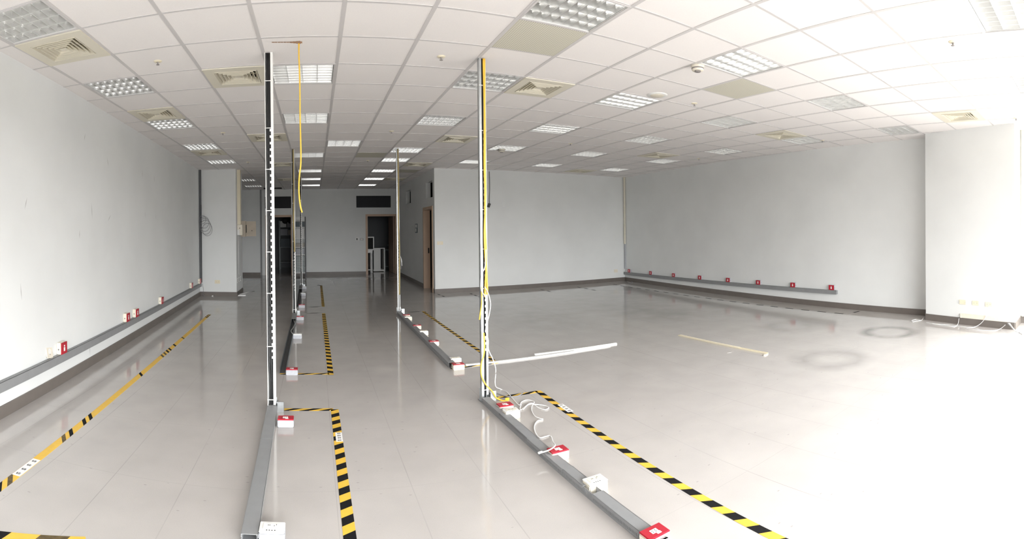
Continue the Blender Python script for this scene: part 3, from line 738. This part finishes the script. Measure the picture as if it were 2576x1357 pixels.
def col1(k, p):
    if k % 2 == 0: return 0
    if any(a_ <= p[1] <= b_ for a_, b_ in blk): return 1
    if any(a_ <= p[1] <= b_ for a_, b_ in wrn): return 2
    return 0
tape(F(-12, 1236), F(527, 792), 'long worn yellow tape along the left wall with few black stripes left', .062, .12, .05, col=col1)
sticker(67, 1176, .26, .058, run_dir((-12, 1236), (527, 792)), 'white printed label on the worn yellow tape at lower left')
tape(F(-25, 1344), F(215, 1362), 'yellow and black tape crossing the bottom left corner', .066, .30, .02, .35, col=lambda k, p: (0, 1, 0, 2)[k % 4])
tape(F(713, 1031), F(838, 1031), 'short striped tape running right from the front left pole', .056, .17, .06)
tape(F(842, 1031), F(884, 1385), 'long black and yellow tape on the right of the front left duct', .066, .15, -.02)
sticker(853, 1100, .16, .05, run_dir((842, 1031), (884, 1385)), 'white printed label on the long tape right of the front left duct')
tape(F(704, 941), F(828, 941), 'short striped tape across the near end of the dark duct', .05, .19, .06)
tape(F(832, 944), F(814, 789), 'striped tape on the right side of the second left bay', .062, .17, .015)
tape(F(760, 789.5), F(812, 787.5), 'dashed tape at the far end of the second left bay', .045, .40, .06, dark='tblk', light='twht')
tape(F(766, 774), F(812, 771.5), 'thin dashed tape at the near end of the farthest left bay', .045, .40, .06, light='twht')
tape(F(813, 772), F(808, 719), 'striped tape on the right side of the farthest left bay', .06, .19, .015)
tape(F(798, 718), F(809, 719), 'tiny piece of dark tape at the far corner of the farthest left bay', .05, .8, 0, .5, light='twht')
tape(F(1238, 1003), F(1352, 986), 'short striped tape running right from the front right pole', .05, .20, .06, .4)
tape(F(1352, 984), F(1990, 1372), 'longest black and yellow tape, running to the bottom edge at right', .058, .17, .02)
sticker(1422, 1027, .20, .052, run_dir((1352, 984), (1990, 1372)), 'white printed label on the longest tape at right')
tape(F(1134, 928), F(1252, 913), 'short striped tape at the near end of the far right duct', .05, .24, .06, .5)
tape(F(1064, 784), F(1246, 911), 'striped tape on the right side of the far right duct', .055, .17, .02)
tape(F(1008, 787), F(1062, 784), 'thin dashed tape at the far end of the far right duct', .04, .45, .05, light='twht')
tape(F(1097, 739), F(1120, 748), 'first scrap of dashed tape by the hall corner', .045, .32, 0, light='twht')
tape(F(1178, 737), F(1207, 748), 'second scrap of dashed tape by the back wall, behind the front right pole', .045, .32, 0, light='twht')
tape(F(1353, 727), F(1392, 736), 'third scrap of dashed tape along the back wall', .045, .36, 0, light='twht')
tape(F(1444, 721), F(1503, 732), 'fourth scrap of dashed tape along the back wall', .045, .36, 0, light='twht')
tape(F(1534, 715), F(2130, 791), 'long dashed black tape parallel to the right wall', .04, .36, 0, light='twht')
tape(F(2132, 791), F(2168, 782), 'end piece of the dashed tape turning toward the right wall', .04, .36, 0, light='twht')

# ------------------------------------------------------------------ wall ducts and their boxes
def along(p, q):
    d = Vector((q[0]-p[0], q[1]-p[1], 0)); d.normalize(); return d
def wall_duct(name, A, B, h_, dep, n, m, label):
    """duct on a wall between 3D points A, B; n = direction into the room"""
    A, B, n = Vector(A), Vector(B), Vector(n); mb = MB(); u = Vector((0, 0, h_/2))
    o_ = A.copy(); A, B = A-o_, B-o_
    def sect(z0, z1, d0, d1):
        vs = []
        for P in (A, B):
            for dz, dd in ((z0, d0), (z0, d1), (z1, d1), (z1, d0)): vs.append(P+Vector((0, 0, dz))+n*dd)
        mb.add(vs, [(0, 1, 2, 3), (7, 6, 5, 4), (0, 4, 5, 1), (1, 5, 6, 2), (2, 6, 7, 3), (3, 7, 4, 0)])
    t = thing(name, label, 'cable duct', o_)
    sect(-h_/2, h_/2, 0, dep); mb.build('trough', m, t)
    mb.__init__(); sect(-h_/2-.004, h_/2+.004, dep, dep+.004); sect(h_/2, h_/2+.004, dep*.35, dep+.004); mb.build('lid', m, t)
    return t
dl = along(WL0, WL1); nl = Vector((dl.y, -dl.x, 0))
wa, wb = Vector((lwx(1.5), 1.5, .278)), Vector((lwx(CLY-.06), CLY-.06, .278))
wall_duct('wall_duct', wa, wb, .075, .045, nl, 'gduct', 'long grey duct along the lower left wall')
c = Vector((lwx(CLY-.045), CLY-.045, 0))
t = thing('corner_duct', 'dark upright duct in the corner between left wall and left column', 'cable duct', c)
mb = MB(); mb.bx(.004, .055, -.03, .03, .33, CZ); mb.build('trough', 'dduct', t)
mb = MB(); mb.tube(smooth_path([(.06, -.035, .33), (.062, -.04, 1.0), (.055, -.035, 1.6), (.06, -.04, 2.2)], 6), .006); mb.build('cable', 'black', t)
t = thing('cable_coil', 'coiled grey cables hanging on the dark corner duct by the left column', 'cable', (c.x+.11, c.y-.06, 0))
for k, (px_, py_, r, tl) in enumerate(((504, 553, .10, .3), (513, 566, .16, .15), (522, 578, .15, .0), (514, 560, .14, .5), (517, 572, .17, -.2))):
    q = atY(px_, py_, c.y-.06); mb = MB()
    mb.tube([(max(q.x-c.x-.11, -.085+r*.8)+r*cos(g)*.8, .012*k-.03+r*.2*sin(g)*tl, q.z+r*sin(g)) for g in [2*pi*i/28 for i in range(28)]], .0045, 6, closed=True); mb.build('loop', 'grey', t)
loose('grey_cable', [(c.x+.075, c.y-.03, .30), (c.x+.10, c.y-.05, .16), (c.x+.09, c.y-.06, .05), (c.x+.15, c.y-.08, .008)], .004, 'grey', 'thin grey cable hanging below the duct at the left column')
def make_wbox(side):
    t = thing('wall_outlet_box', 'x', 'outlet box', (0, 0, 0), 0, 'red fronted boxes on the wall ducts')
    L, d_, h_ = .125, .052, .115                     # local x along the wall, -y into the room
    m_ = MB(); m_.rbox((0, -d_/2, h_/2), (L, d_, h_), .006)
    m_.build('body', 'ivory' if side == 'l' else 'gbox', t)
    m_ = MB(); m_.rbox((0, -d_-.004, h_/2), (L, .009, h_), .003); cv = m_.build('cover', 'red', t)
    m_ = MB(); m_.bx(-.016, .014, -d_-.0095, -d_-.008, .028, .066); m_.bx(-.012, .010, -d_-.0095, -d_-.008, .072, .088); m_.build('label', 'paper', cv)
    m_ = MB(); m_.lathe([(.008, 0), (.008, .002)], seg=12); k = m_.build('knockout', 'lens', t)
    k.rotation_euler = (0, pi/2, 0); k.location = ((L/2-.0005) if side == 'r' else -L/2-.0015, -.026, .05)
    return t
rzl = atan2(dl.y, dl.x)      # left wall: local x along +Y, local -y points to +X
wl = make_wbox('l'); LB = [(147, 'nearest red fronted box on the left wall duct, beside the tilted plate'), (312, 'second red fronted box on the left wall duct, left of a close pair'),
      (335.5, 'third red fronted box on the left wall duct, right of a close pair'), (400.5, 'fourth red fronted box on the left wall duct, standing alone'), (477.5, 'fifth red fronted box on the left wall duct'), (509, 'last small box on the left wall duct in the dark corner')]
for k, (px_, lab) in enumerate(LB):
    q = onl(px_, 700, WL0, WL1)
    if k == 5: q = Vector((lwx(CLY-.22), CLY-.22, 0))
    o = wl if k == 0 else copy_tree(wl); o.location = (q.x+nl.x*.002, q.y, .321); o.rotation_euler = (0, 0, rzl); o['label'] = lab
q = onl(122, 900, WL0, WL1); t = thing('cover_plate', 'tilted cream cover plate with round hole leaning on the left wall duct', 'cover plate', (q.x+nl.x*.012, q.y, .325), rzl)
mb = MB(); n_ = 20; o_, i_ = .06, .03
vs = []
for y in (-.012, 0):
    for k in range(n_):
        g = 2*pi*k/n_; m_ = max(abs(cos(g)), abs(sin(g))); vs.append((o_*cos(g)/m_, y, .055+o_*sin(g)/m_))
    for k in range(n_): g = 2*pi*k/n_; vs.append((i_*cos(g), y, .055+i_*sin(g)))
fs = []
for k in range(n_):
    j = (k+1) % n_; fs += [(k, j, n_+j, n_+k), (2*n_+k, 3*n_+k, 3*n_+j, 2*n_+j), (k, 2*n_+k, 2*n_+j, j), (n_+k, n_+j, 3*n_+j, 3*n_+k)]
mb.add(vs, fs); pt = mb.build('plate', 'ivory', t); pt.rotation_euler = (-.25, .16, 0)
mb = MB(); mb.bx(-.024, .024, -.010, -.006, .036, .076); pt = mb.build('socket_insert', 'white', t); pt.rotation_euler = (-.25, .16, 0)

dr = along(WR0, WR1); nr = Vector((dr.y, -dr.x, 0))   # into the room (-X)
A, B = onl(1573, 687.5, WR0, WR1), onl(2108, 735.5, WR0, WR1)
wall_duct('wall_duct', A+nr*.001, B+nr*.001, .07, .05, nr, 'gduct', 'long grey duct along the lower right wall')
rzr = atan2(dr.y, dr.x); wr = make_wbox('r')
RB = [1586, 1640, 1698, 1764, 1835, 1911, 1998, 2095]
for k, px_ in enumerate(RB):
    q = onl(px_, 700, WR0, WR1); f = (q-A).to_2d().length/(B-A).to_2d().length
    o = wr if k == 0 else copy_tree(wr); o.location = (q.x+nr.x*.001, q.y+nr.y*.001, A.z+(B.z-A.z)*f+.040); o.rotation_euler = (0, 0, rzr); o.scale = (.95, .9, .8)
    o['label'] = f'{["first", "second", "third", "fourth", "fifth", "sixth", "seventh", "last"][k]} red fronted box on the right wall duct, counted from the room corner'
q = Vector((8.54, 11.86, 0)); mb = MB(); mb.bx(-.02, .02, -.02, .02, 1.09, CZ); t = mb.build('conduit', 'ivory', None, q); tag(t, 'thin pale conduit up the right room corner', 'conduit')
q = onl(1574, 660, WR0, WR1); mb = MB(); mb.bx(-.03, .0, -.03, .03, .35, 1.08); t = mb.build('conduit', 'gbox', None, (q.x-.002, q.y, 0)); tag(t, 'short grey conduit rising from the right wall duct in the corner', 'conduit')
loose('white_cable', [on(1574, 706, .01), on(1579, 712), on(1588, 713), on(1592, 710), on(1586, 708)], .005, 'grey', 'small tangle of cable on the floor in the far right corner')

# ------------------------------------------------------------------ plates and switches on the walls
def plate(p, n, label, w_=.12, h_=.075, m='cream', holes='socket', name='wall_plate', cat='wall plate', grp=None):
    n = Vector(n); rz = atan2(n.x, -n.y)
    t = thing(name, label, cat, Vector(p)+n*.0, rz, grp)
    mb = MB(); mb.rbox((0, -.004, 0), (w_, .008, h_), .002); mb.build('plate', m, t)
    mb = MB()
    if holes == 'socket':
        for x in (-w_*.22, w_*.22):
            mb = MB(); mb.bx(x-.009, x+.009, -.0086, -.0076, -.011, .011)
            for dx in (-.004, .004): mb.bx(x+dx-.001, x+dx+.001, -.009, -.0084, -.006, .006, 1)
            mb.build('socket', [m, 'ink'], t)
    elif holes == 'switch':
        mb.bx(-w_*.2, w_*.2, -.012, -.0078, -h_*.3, h_*.3); mb.build('rocker', 'ivory', t)
    elif holes == 'dark':
        mb.bx(-w_*.25, w_*.25, -.0086, -.0076, -h_*.3, h_*.3); mb.build('socket_hole', 'ink', t)
    else:
        for x in (-.4, .4):
            mb = MB(); mb.lathe([(.003, 0), (.003, .001)], (0, 0, 0), 8); k = mb.build('screw', 'lens', t); k.rotation_euler = (pi/2, 0, 0); k.location = (x*w_, -.008, 0)
    return t
nb = Vector((-(WB1[1]-WB0[1]), WB1[0]-WB0[0], 0)).normalized()*-1
plate(atY(547, 709.5, CLY), (0, -1, 0), 'cream outlet plate low on the left column', .13, .085)
plate(onl(1107, 612, WB0, WB1), nb, 'cream switch plate on the back wall beside the hall corner', .15, .08, 'cream', 'switch', 'light_switch', 'switch')
plate(onl(1268, 515, WB0, WB1), nb, 'small blank wall plate high on the back wall', .07, .13, 'wall', 'screws')
plate(onl(1549, 682, WB0, WB1), nb, 'pale outlet plate low on the back wall near the right corner', .13, .09, 'ivory')
plate(atY(898, 602, YF), (0, -1, 0), 'small white socket with dark centre on the far wall', .085, .125, 'white', 'dark', 'wall_socket', 'socket')
plate(atY(910, 602.5, YF), (0, -1, 0), 'dull switch plate on the far wall beside the right doorway', .13, .085, 'gbox', 'switch', 'light_switch', 'switch')
q = onl(1048, 575, HX0, HX1); t = thing('notice', 'small framed notice hanging on the hall wall beside the side door', 'notice', (q.x-.001, q.y, q.z))
mb = MB(); mb.bx(-.012, 0, -.15, .15, -.13, .13); mb.build('frame', 'slate', t)
mb = MB(); mb.bx(-.014, -.012, -.12, .12, .02, .11); mb.bx(-.014, -.012, -.05, .12, -.10, .0); mb.build('sheet', 'paper', t)
nc = Vector((-(RC0[1]-RC1[1]), RC0[0]-RC1[0], 0)).normalized()
for k, (px_, py_) in enumerate(((2422, 760.5), (2454.5, 763), (2487.5, 766))):
    plate(onl(px_, py_, RC1, RC0)+nc*.001, nc, ('blank cream plate, left of three on the right column', 'cream outlet plate, middle of three on the right column', 'cream outlet plate with a cable, right of three on the right column')[k], .118, .07, 'cream', ('screws', 'socket', 'socket')[k], grp='plates on the right column')
# cream trunking over the right column baseboard
g0, g1 = onl(2418, 797, RC1, RC0), onl(2536, 811, RC1, RC0); dd = (g1-g0).to_2d().normalized()
mb = MB(); rz_ = atan2(dd.y, dd.x); Lg = (g1-g0).to_2d().length
mb.box((0, 0, .030), (Lg, .022, .06), 0); mb.box((0, 0, .062), (Lg-.004, .016, .006), 0); mb.bx(-Lg/2-.004, -Lg/2+.02, -.013, .013, -.002, .064)
o = mb.build('trunking', 'ivory', None, ((g0.x+g1.x)/2+nc.x*.012, (g0.y+g1.y)/2+nc.y*.012, .107)); o.rotation_euler = (0, 0, rz_); tag(o, 'cream trunking above the baseboard of the right column', 'trunking')
def onc(px_, py_, off=.02): return tuple(onl(px_, py_, RC1, RC0)+nc*off)
loose('white_cable', [onc(2489, 770), onc(2489, 778, .03), onc(2481, 800, .04), onc(2470, 814, .05), on(2452, 823), on(2440, 824), on(2420, 822), on(2390, 818), on(2360, 816), on(2330, 812)], .004, 'wcable', 'white cable dropping from the right outlet to the column foot')
loose('white_cable', [onc(2414, 801, .02), onc(2413, 812, .03), on(2408, 818), on(2400, 822), on(2380, 820), on(2345, 815)], .004, 'wcable', 'short white cable in front of the right column baseboard')
loose('white_cable', [on(2430, 827), on(2460, 831), on(2500, 832), onc(2520, 826, .04), onc(2531, 817, .03)], .004, 'wcable', 'white cable on the floor at the right end of the column')
loose('white_cable', [on(2323, 800, .01), on(2318, 806), on(2306, 808), on(2296, 810), on(2294, 807), on(2304, 804), on(2315, 806)], .004, 'wcable', 'curled white cable end at the left foot of the right column')
for k in range(3):
    loose('grey_cable', [onc(2538+k*3, 812, .06), on(2546+k*3, 826+k*2, .05), on(2556+k*4, 833+k*2), on(2566+k*3, 838+k*2)], .006, ('grey', 'wcable', 'wcable')[k], ('thick grey cable', 'upper thin white cable', 'lower thin white cable')[k]+' trailing round the window side of the right column')

# conduit, junction boxes and open panel on the side of the left column
Xc = CLX; t = thing('column_trunking', 'cream upright trunking on the aisle side of the left column', 'trunking', (Xc, 11.98, 0))
mb = MB(); mb.bx(0, .075, -.05, .05, 1.72, CZ); mb.build('trough', 'cream', t)
mb = MB(); mb.bx(.075, .079, -.054, .054, 1.72, CZ); mb.build('lid', 'cream', t)
t = thing('junction_box', 'cream junction box at the lower end of the column trunking', 'junction box', (Xc, 11.98, 0))
mb = MB(); mb.rbox((.06, -.0, 1.59), (.12, .16, .25), .006); mb.build('body', 'ivory', t)
mb = MB(); mb.rbox((.03, -.09, 1.53), (.05, .03, .13), .004); mb.build('small_cover', 'white', t)
mb = MB(); mb.bx(.052, .068, -.083, -.079, 1.62, 1.645); mb.build('cable_hole', 'dark', t)
t = thing('control_panel', 'cream control panel with open door sticking out behind the left column', 'control panel', (Xc, 12.55, 0))
mb = MB(); mb.rbox((.06, 0, 1.62), (.12, .14, .40), .006); mb.build('cabinet', 'dullbeige', t)
mb = MB(); mb.rbox((.24, .05, 1.62), (.27, .012, .38), .004); mb.build('door', 'dullbeige', t)
mb = MB(); mb.bx(.26, .28, .038, .046, 1.56, 1.585); mb.build('latch', 'ink', t); mb = MB(); mb.bx(.12, .135, -.02, .04, 1.52, 1.72); mb.build('hinge', 'ink', t)
mb = MB(); mb.tube([(0, 0, 1.45), (.004, .003, 1.0), (0, 0, .5)], .005); o = mb.build('wall_cable', 'wcable', None, (Xc+.008, 12.0, 0)); tag(o, 'thin white cable down the aisle side of the left column', 'cable')
for k, y in enumerate((11.85, 12.1, 12.35)):
    plate((Xc, y, .37), (1, 0, 0), ('near', 'middle', 'far')[k]+' one of three small outlets on the aisle side of the left column', .09, .12, 'white', 'dark', 'wall_socket', 'socket', 'three outlets on the left column side')
# black cable hanging on the back wall
q0 = onl(1229, 429, WB0, WB1); qq = [onl(a, b, WB0, WB1)+nb*.02 for a, b in ((1230, 432), (1231, 455), (1231, 480), (1230, 500), (1231, 512))]
o = loose('black_cable', qq, .009, 'grey', 'dark cable with plug hanging from the ceiling on the back wall')
plug(o, Vector((-.02, 0, -.05)), (0, .35, 0), (.06, .05, .10), 'black')

# ------------------------------------------------------------------ loose strips on the floor
def strip(a, b, label, wd, h, m='ivory'):
    a, b = Vector(a), Vector(b); d = b-a; L = d.to_2d().length
    t = thing('trunking_strip', label, 'trunking strip', (a.x, a.y, 0), atan2(d.y, d.x), 'loose trunking strips on the floor')
    mb = MB(); mb.bx(0, L, -wd/2, wd/2, 0, .002); mb.bx(0, L, -wd/2, -wd/2+.002, .002, h); mb.bx(0, L, wd/2-.002, wd/2, .002, h); mb.build('base', m, t)
    mb = MB(); mb.bx(L*.02, L*.72, -wd/2-.002, wd/2+.002, h, h+.002); mb.bx(L*.02, L*.72, -wd/2-.003, -wd/2-.001, h*.4, h+.002); mb.build('lid', m, t)
    return t
strip(fl(1172, 921), fl(1535, 871.5), 'long white trunking strip lying across the floor behind the front right pole', .026, .016, 'white')
strip(fl(1345, 894.5), fl(1551, 866.5), 'second white trunking strip lying alongside the longer one', .024, .018, 'white')
strip(fl(1708, 845), fl(1931, 891.5), 'cream trunking strip lying alone on the floor at right', .028, .016, 'cream')
q = fl(1925, 894.5); mb = MB(); mb.bx(-.04, .03, -.012, .012, 0, .012); mb.bx(.012, .03, -.03, -.012, 0, .012); o = mb.build('plastic_offcut', 'ivory', None, q); o.rotation_euler = (0, 0, .5); tag(o, 'small broken plastic piece at the end of the lone cream strip', 'offcut')
mb = MB(); mb.tube([on(1829, 889), on(1837, 887.5), on(1843, 885)], .003); tag(mb.build('plastic_offcut', 'twht'), 'tiny pale scrap left of the cream strip end', 'offcut')
strip(fl(533, 745.5), fl(618, 744), 'thin white strip on the floor in front of the left column', .03, .015, 'white')
mb = MB(); a, b = fl(601, 742, 0), fl(640, 733, 0); mb.tube([(a.x, a.y, .006), (b.x, b.y, .006)], .006); tag(mb.build('white_rod', 'wcable'), 'thin white rod on the floor beside the left column corner', 'rod')

# ------------------------------------------------------------------ far wall: steel rack, office furniture, storeroom shelves
rx0, rx1 = atY(742, 600, 17.2).x, atY(768, 600, 17.2).x; ry0, ry1 = 17.2, 17.56; rw = rx1-rx0
t = thing('steel_rack', 'narrow steel rack full of sheets against the far wall', 'rack', (rx0, ry0, 0))
for x in (0, rw):
    for y in (0, ry1-ry0):
        mb = MB(); mb.bx(x-.018, x+.018, y-.018, y+.018, 0, 2.06)
        mb.build('post', 'shelfgrey' if x == 0 else 'dduct', t)
mb = MB(); mb.bx(.018, rw-.018, -.02, -.012, 1.94, 2.06); mb.build('header_panel', 'white', t)
for z in (.10, .72, .98, 1.28, 1.68, 1.90):
    mb = MB(); mb.bx(.0, rw, -.015, ry1-ry0, z, z+.025); mb.build('shelf', 'white', t)
items = [(.128, .70, 'shelfgrey', 'tall grey panel stack on the bottom shelf of the steel rack'), (.748, .97, 'gbox', 'grey box on the second shelf of the steel rack'), (1.008, 1.14, 'cardboard', 'pale carton on the third shelf of the steel rack'),
         (1.308, 1.66, 'paper', 'pile of pale sheets on the fourth shelf of the steel rack'), (1.708, 1.89, 'slate', 'dark slate box on the top shelf of the steel rack')]
for z0, z1, m, lab in items:
    mb = MB(); n = 1 if m in ('slate', 'gbox') else 9
    for i in range(n):
        e = random.uniform(-.006, .006); mb.bx(rx0+.03+e, rx1-.03+e, ry0+.01, ry1-.04, z0+(z1-z0)*i/n, z0+(z1-z0)*(i+.93)/n)
    tag(mb.build('stored_sheets' if n > 1 else 'storage_box', m), lab, 'stored goods')
# office behind the right doorway
def legs_table(name, label, cat, x0, x1, y0, y1, h, m, lw=.04, top=.03):
    t = thing(name, label, cat, (x0, y0, 0)); mb = MB(); mb.rbox(((x1-x0)/2, (y1-y0)/2, h-top/2), (x1-x0, y1-y0, top), .005); mb.build('top', m, t)
    for x in (lw/2+.01, x1-x0-lw/2-.01):
        for y in (lw/2+.01, y1-y0-lw/2-.01): mb = MB(); mb.bx(x-lw/2, x+lw/2, y-lw/2, y+lw/2, 0, h-top); mb.build('leg', m, t)
    mb = MB(); mb.bx(.03, x1-x0-.03, .02, .04, .1, .13); mb.build('stretcher', m, t); return t
tx = lambda px_, Y: atY(px_, 600, Y).x
legs_table('work_stand', 'white stand with thin legs just inside the right doorway', 'stand', tx(917, 18.1), tx(937, 18.1), 18.1, 18.55, .83, 'white', .045, .09)
t = thing('monitor', 'white framed screen standing on the white stand in the doorway', 'screen', (tx(930, 18.2), 18.2, .83))
mb = MB()
for a, b, c_, d in ((-.18, .16, .0, .045), (-.18, .16, .46, .50), (-.18, -.145, .045, .46), (.125, .16, .045, .46)): mb.bx(a, b, 0, .06, c_, d)
mb.build('bezel', 'white', t); mb = MB(); mb.bx(-.145, .125, .02, .05, .045, .46); mb.build('screen', 'dark', t)
t = thing('office_desk', 'white desk with side panel inside the right doorway', 'desk', (tx(940, 18.6), 18.6, 0)); dw = tx(968, 18.6)-tx(940, 18.6)
mb = MB(); mb.rbox((dw/2, .35, .885), (dw, .7, .03), .004); mb.build('top', 'white', t)
mb = MB(); mb.bx(.0, dw*.62, .03, .65, .08, .87); mb.build('cabinet', 'white', t)
mb = MB(); mb.bx(dw-.04, dw, .03, .67, 0, .87); mb.build('side_panel', 'white', t)
mb = MB(); mb.bx(-.02, dw, .0, .68, .02, .08); mb.build('plinth', 'white', t)
legs_table('side_table', 'dark topped table in the depth of the room behind the right doorway', 'table', tx(966, 19.6), tx(985, 19.6), 19.6, 20.2, .80, 'shelfgrey')
# storeroom behind the left doorway
t = thing('storage_shelf', 'dim shelf unit at the back of the left doorway', 'shelf', (tx(703, 20.2), 20.2, 0)); sw = tx(740, 20.2)-tx(703, 20.2)
for x in (0, sw):
    for y in (0, .45): mb = MB(); mb.bx(x-.02, x+.02, y-.02, y+.02, 0, 2.0); mb.build('post', 'shelfgrey', t)
for z in (.3, .9, 1.40, 1.72): mb = MB(); mb.bx(0, sw, 0, .45, z, z+.02); mb.build('shelf', 'gbox', t)
q = Vector((tx(703, 20.2), 20.2, 0))
for k, (fx, z, w_, h_, m) in enumerate(((.25, 1.74, .24, .24, 'white'), (.7, 1.74, .22, .2, 'gbox'), (.3, 1.42, .3, .24, 'gbox'), (.75, 1.42, .2, .2, 'cardboard'), (.4, .92, .4, .35, 'slate'))):
    mb = MB(); mb.rbox((q.x+sw*fx, q.y+.2, z+h_/2), (w_, .3, h_), .01); tag(mb.build('storage_box', m), ('left box on the top shelf in the left doorway', 'right box on the top shelf in the left doorway', 'left box on the second shelf in the left doorway', 'small carton right on the second shelf in the left doorway', 'dark box on the middle shelf in the left doorway')[k], 'box')
for k, px_ in enumerate((717, 731)):
    mb = MB(); mb.lathe([(.10, 0), (.12, .03), (.12, .05), (.10, .07)], seg=20); o = mb.build('tape_reel', 'ink'); qq = atY(px_, 556, 20.18); o.location = (qq.x, 20.17, qq.z); o.rotation_euler = (pi/2, 0, 0)
    tag(o, ('left', 'right')[k]+' round black reel hanging in front of the storeroom shelf', 'reel')
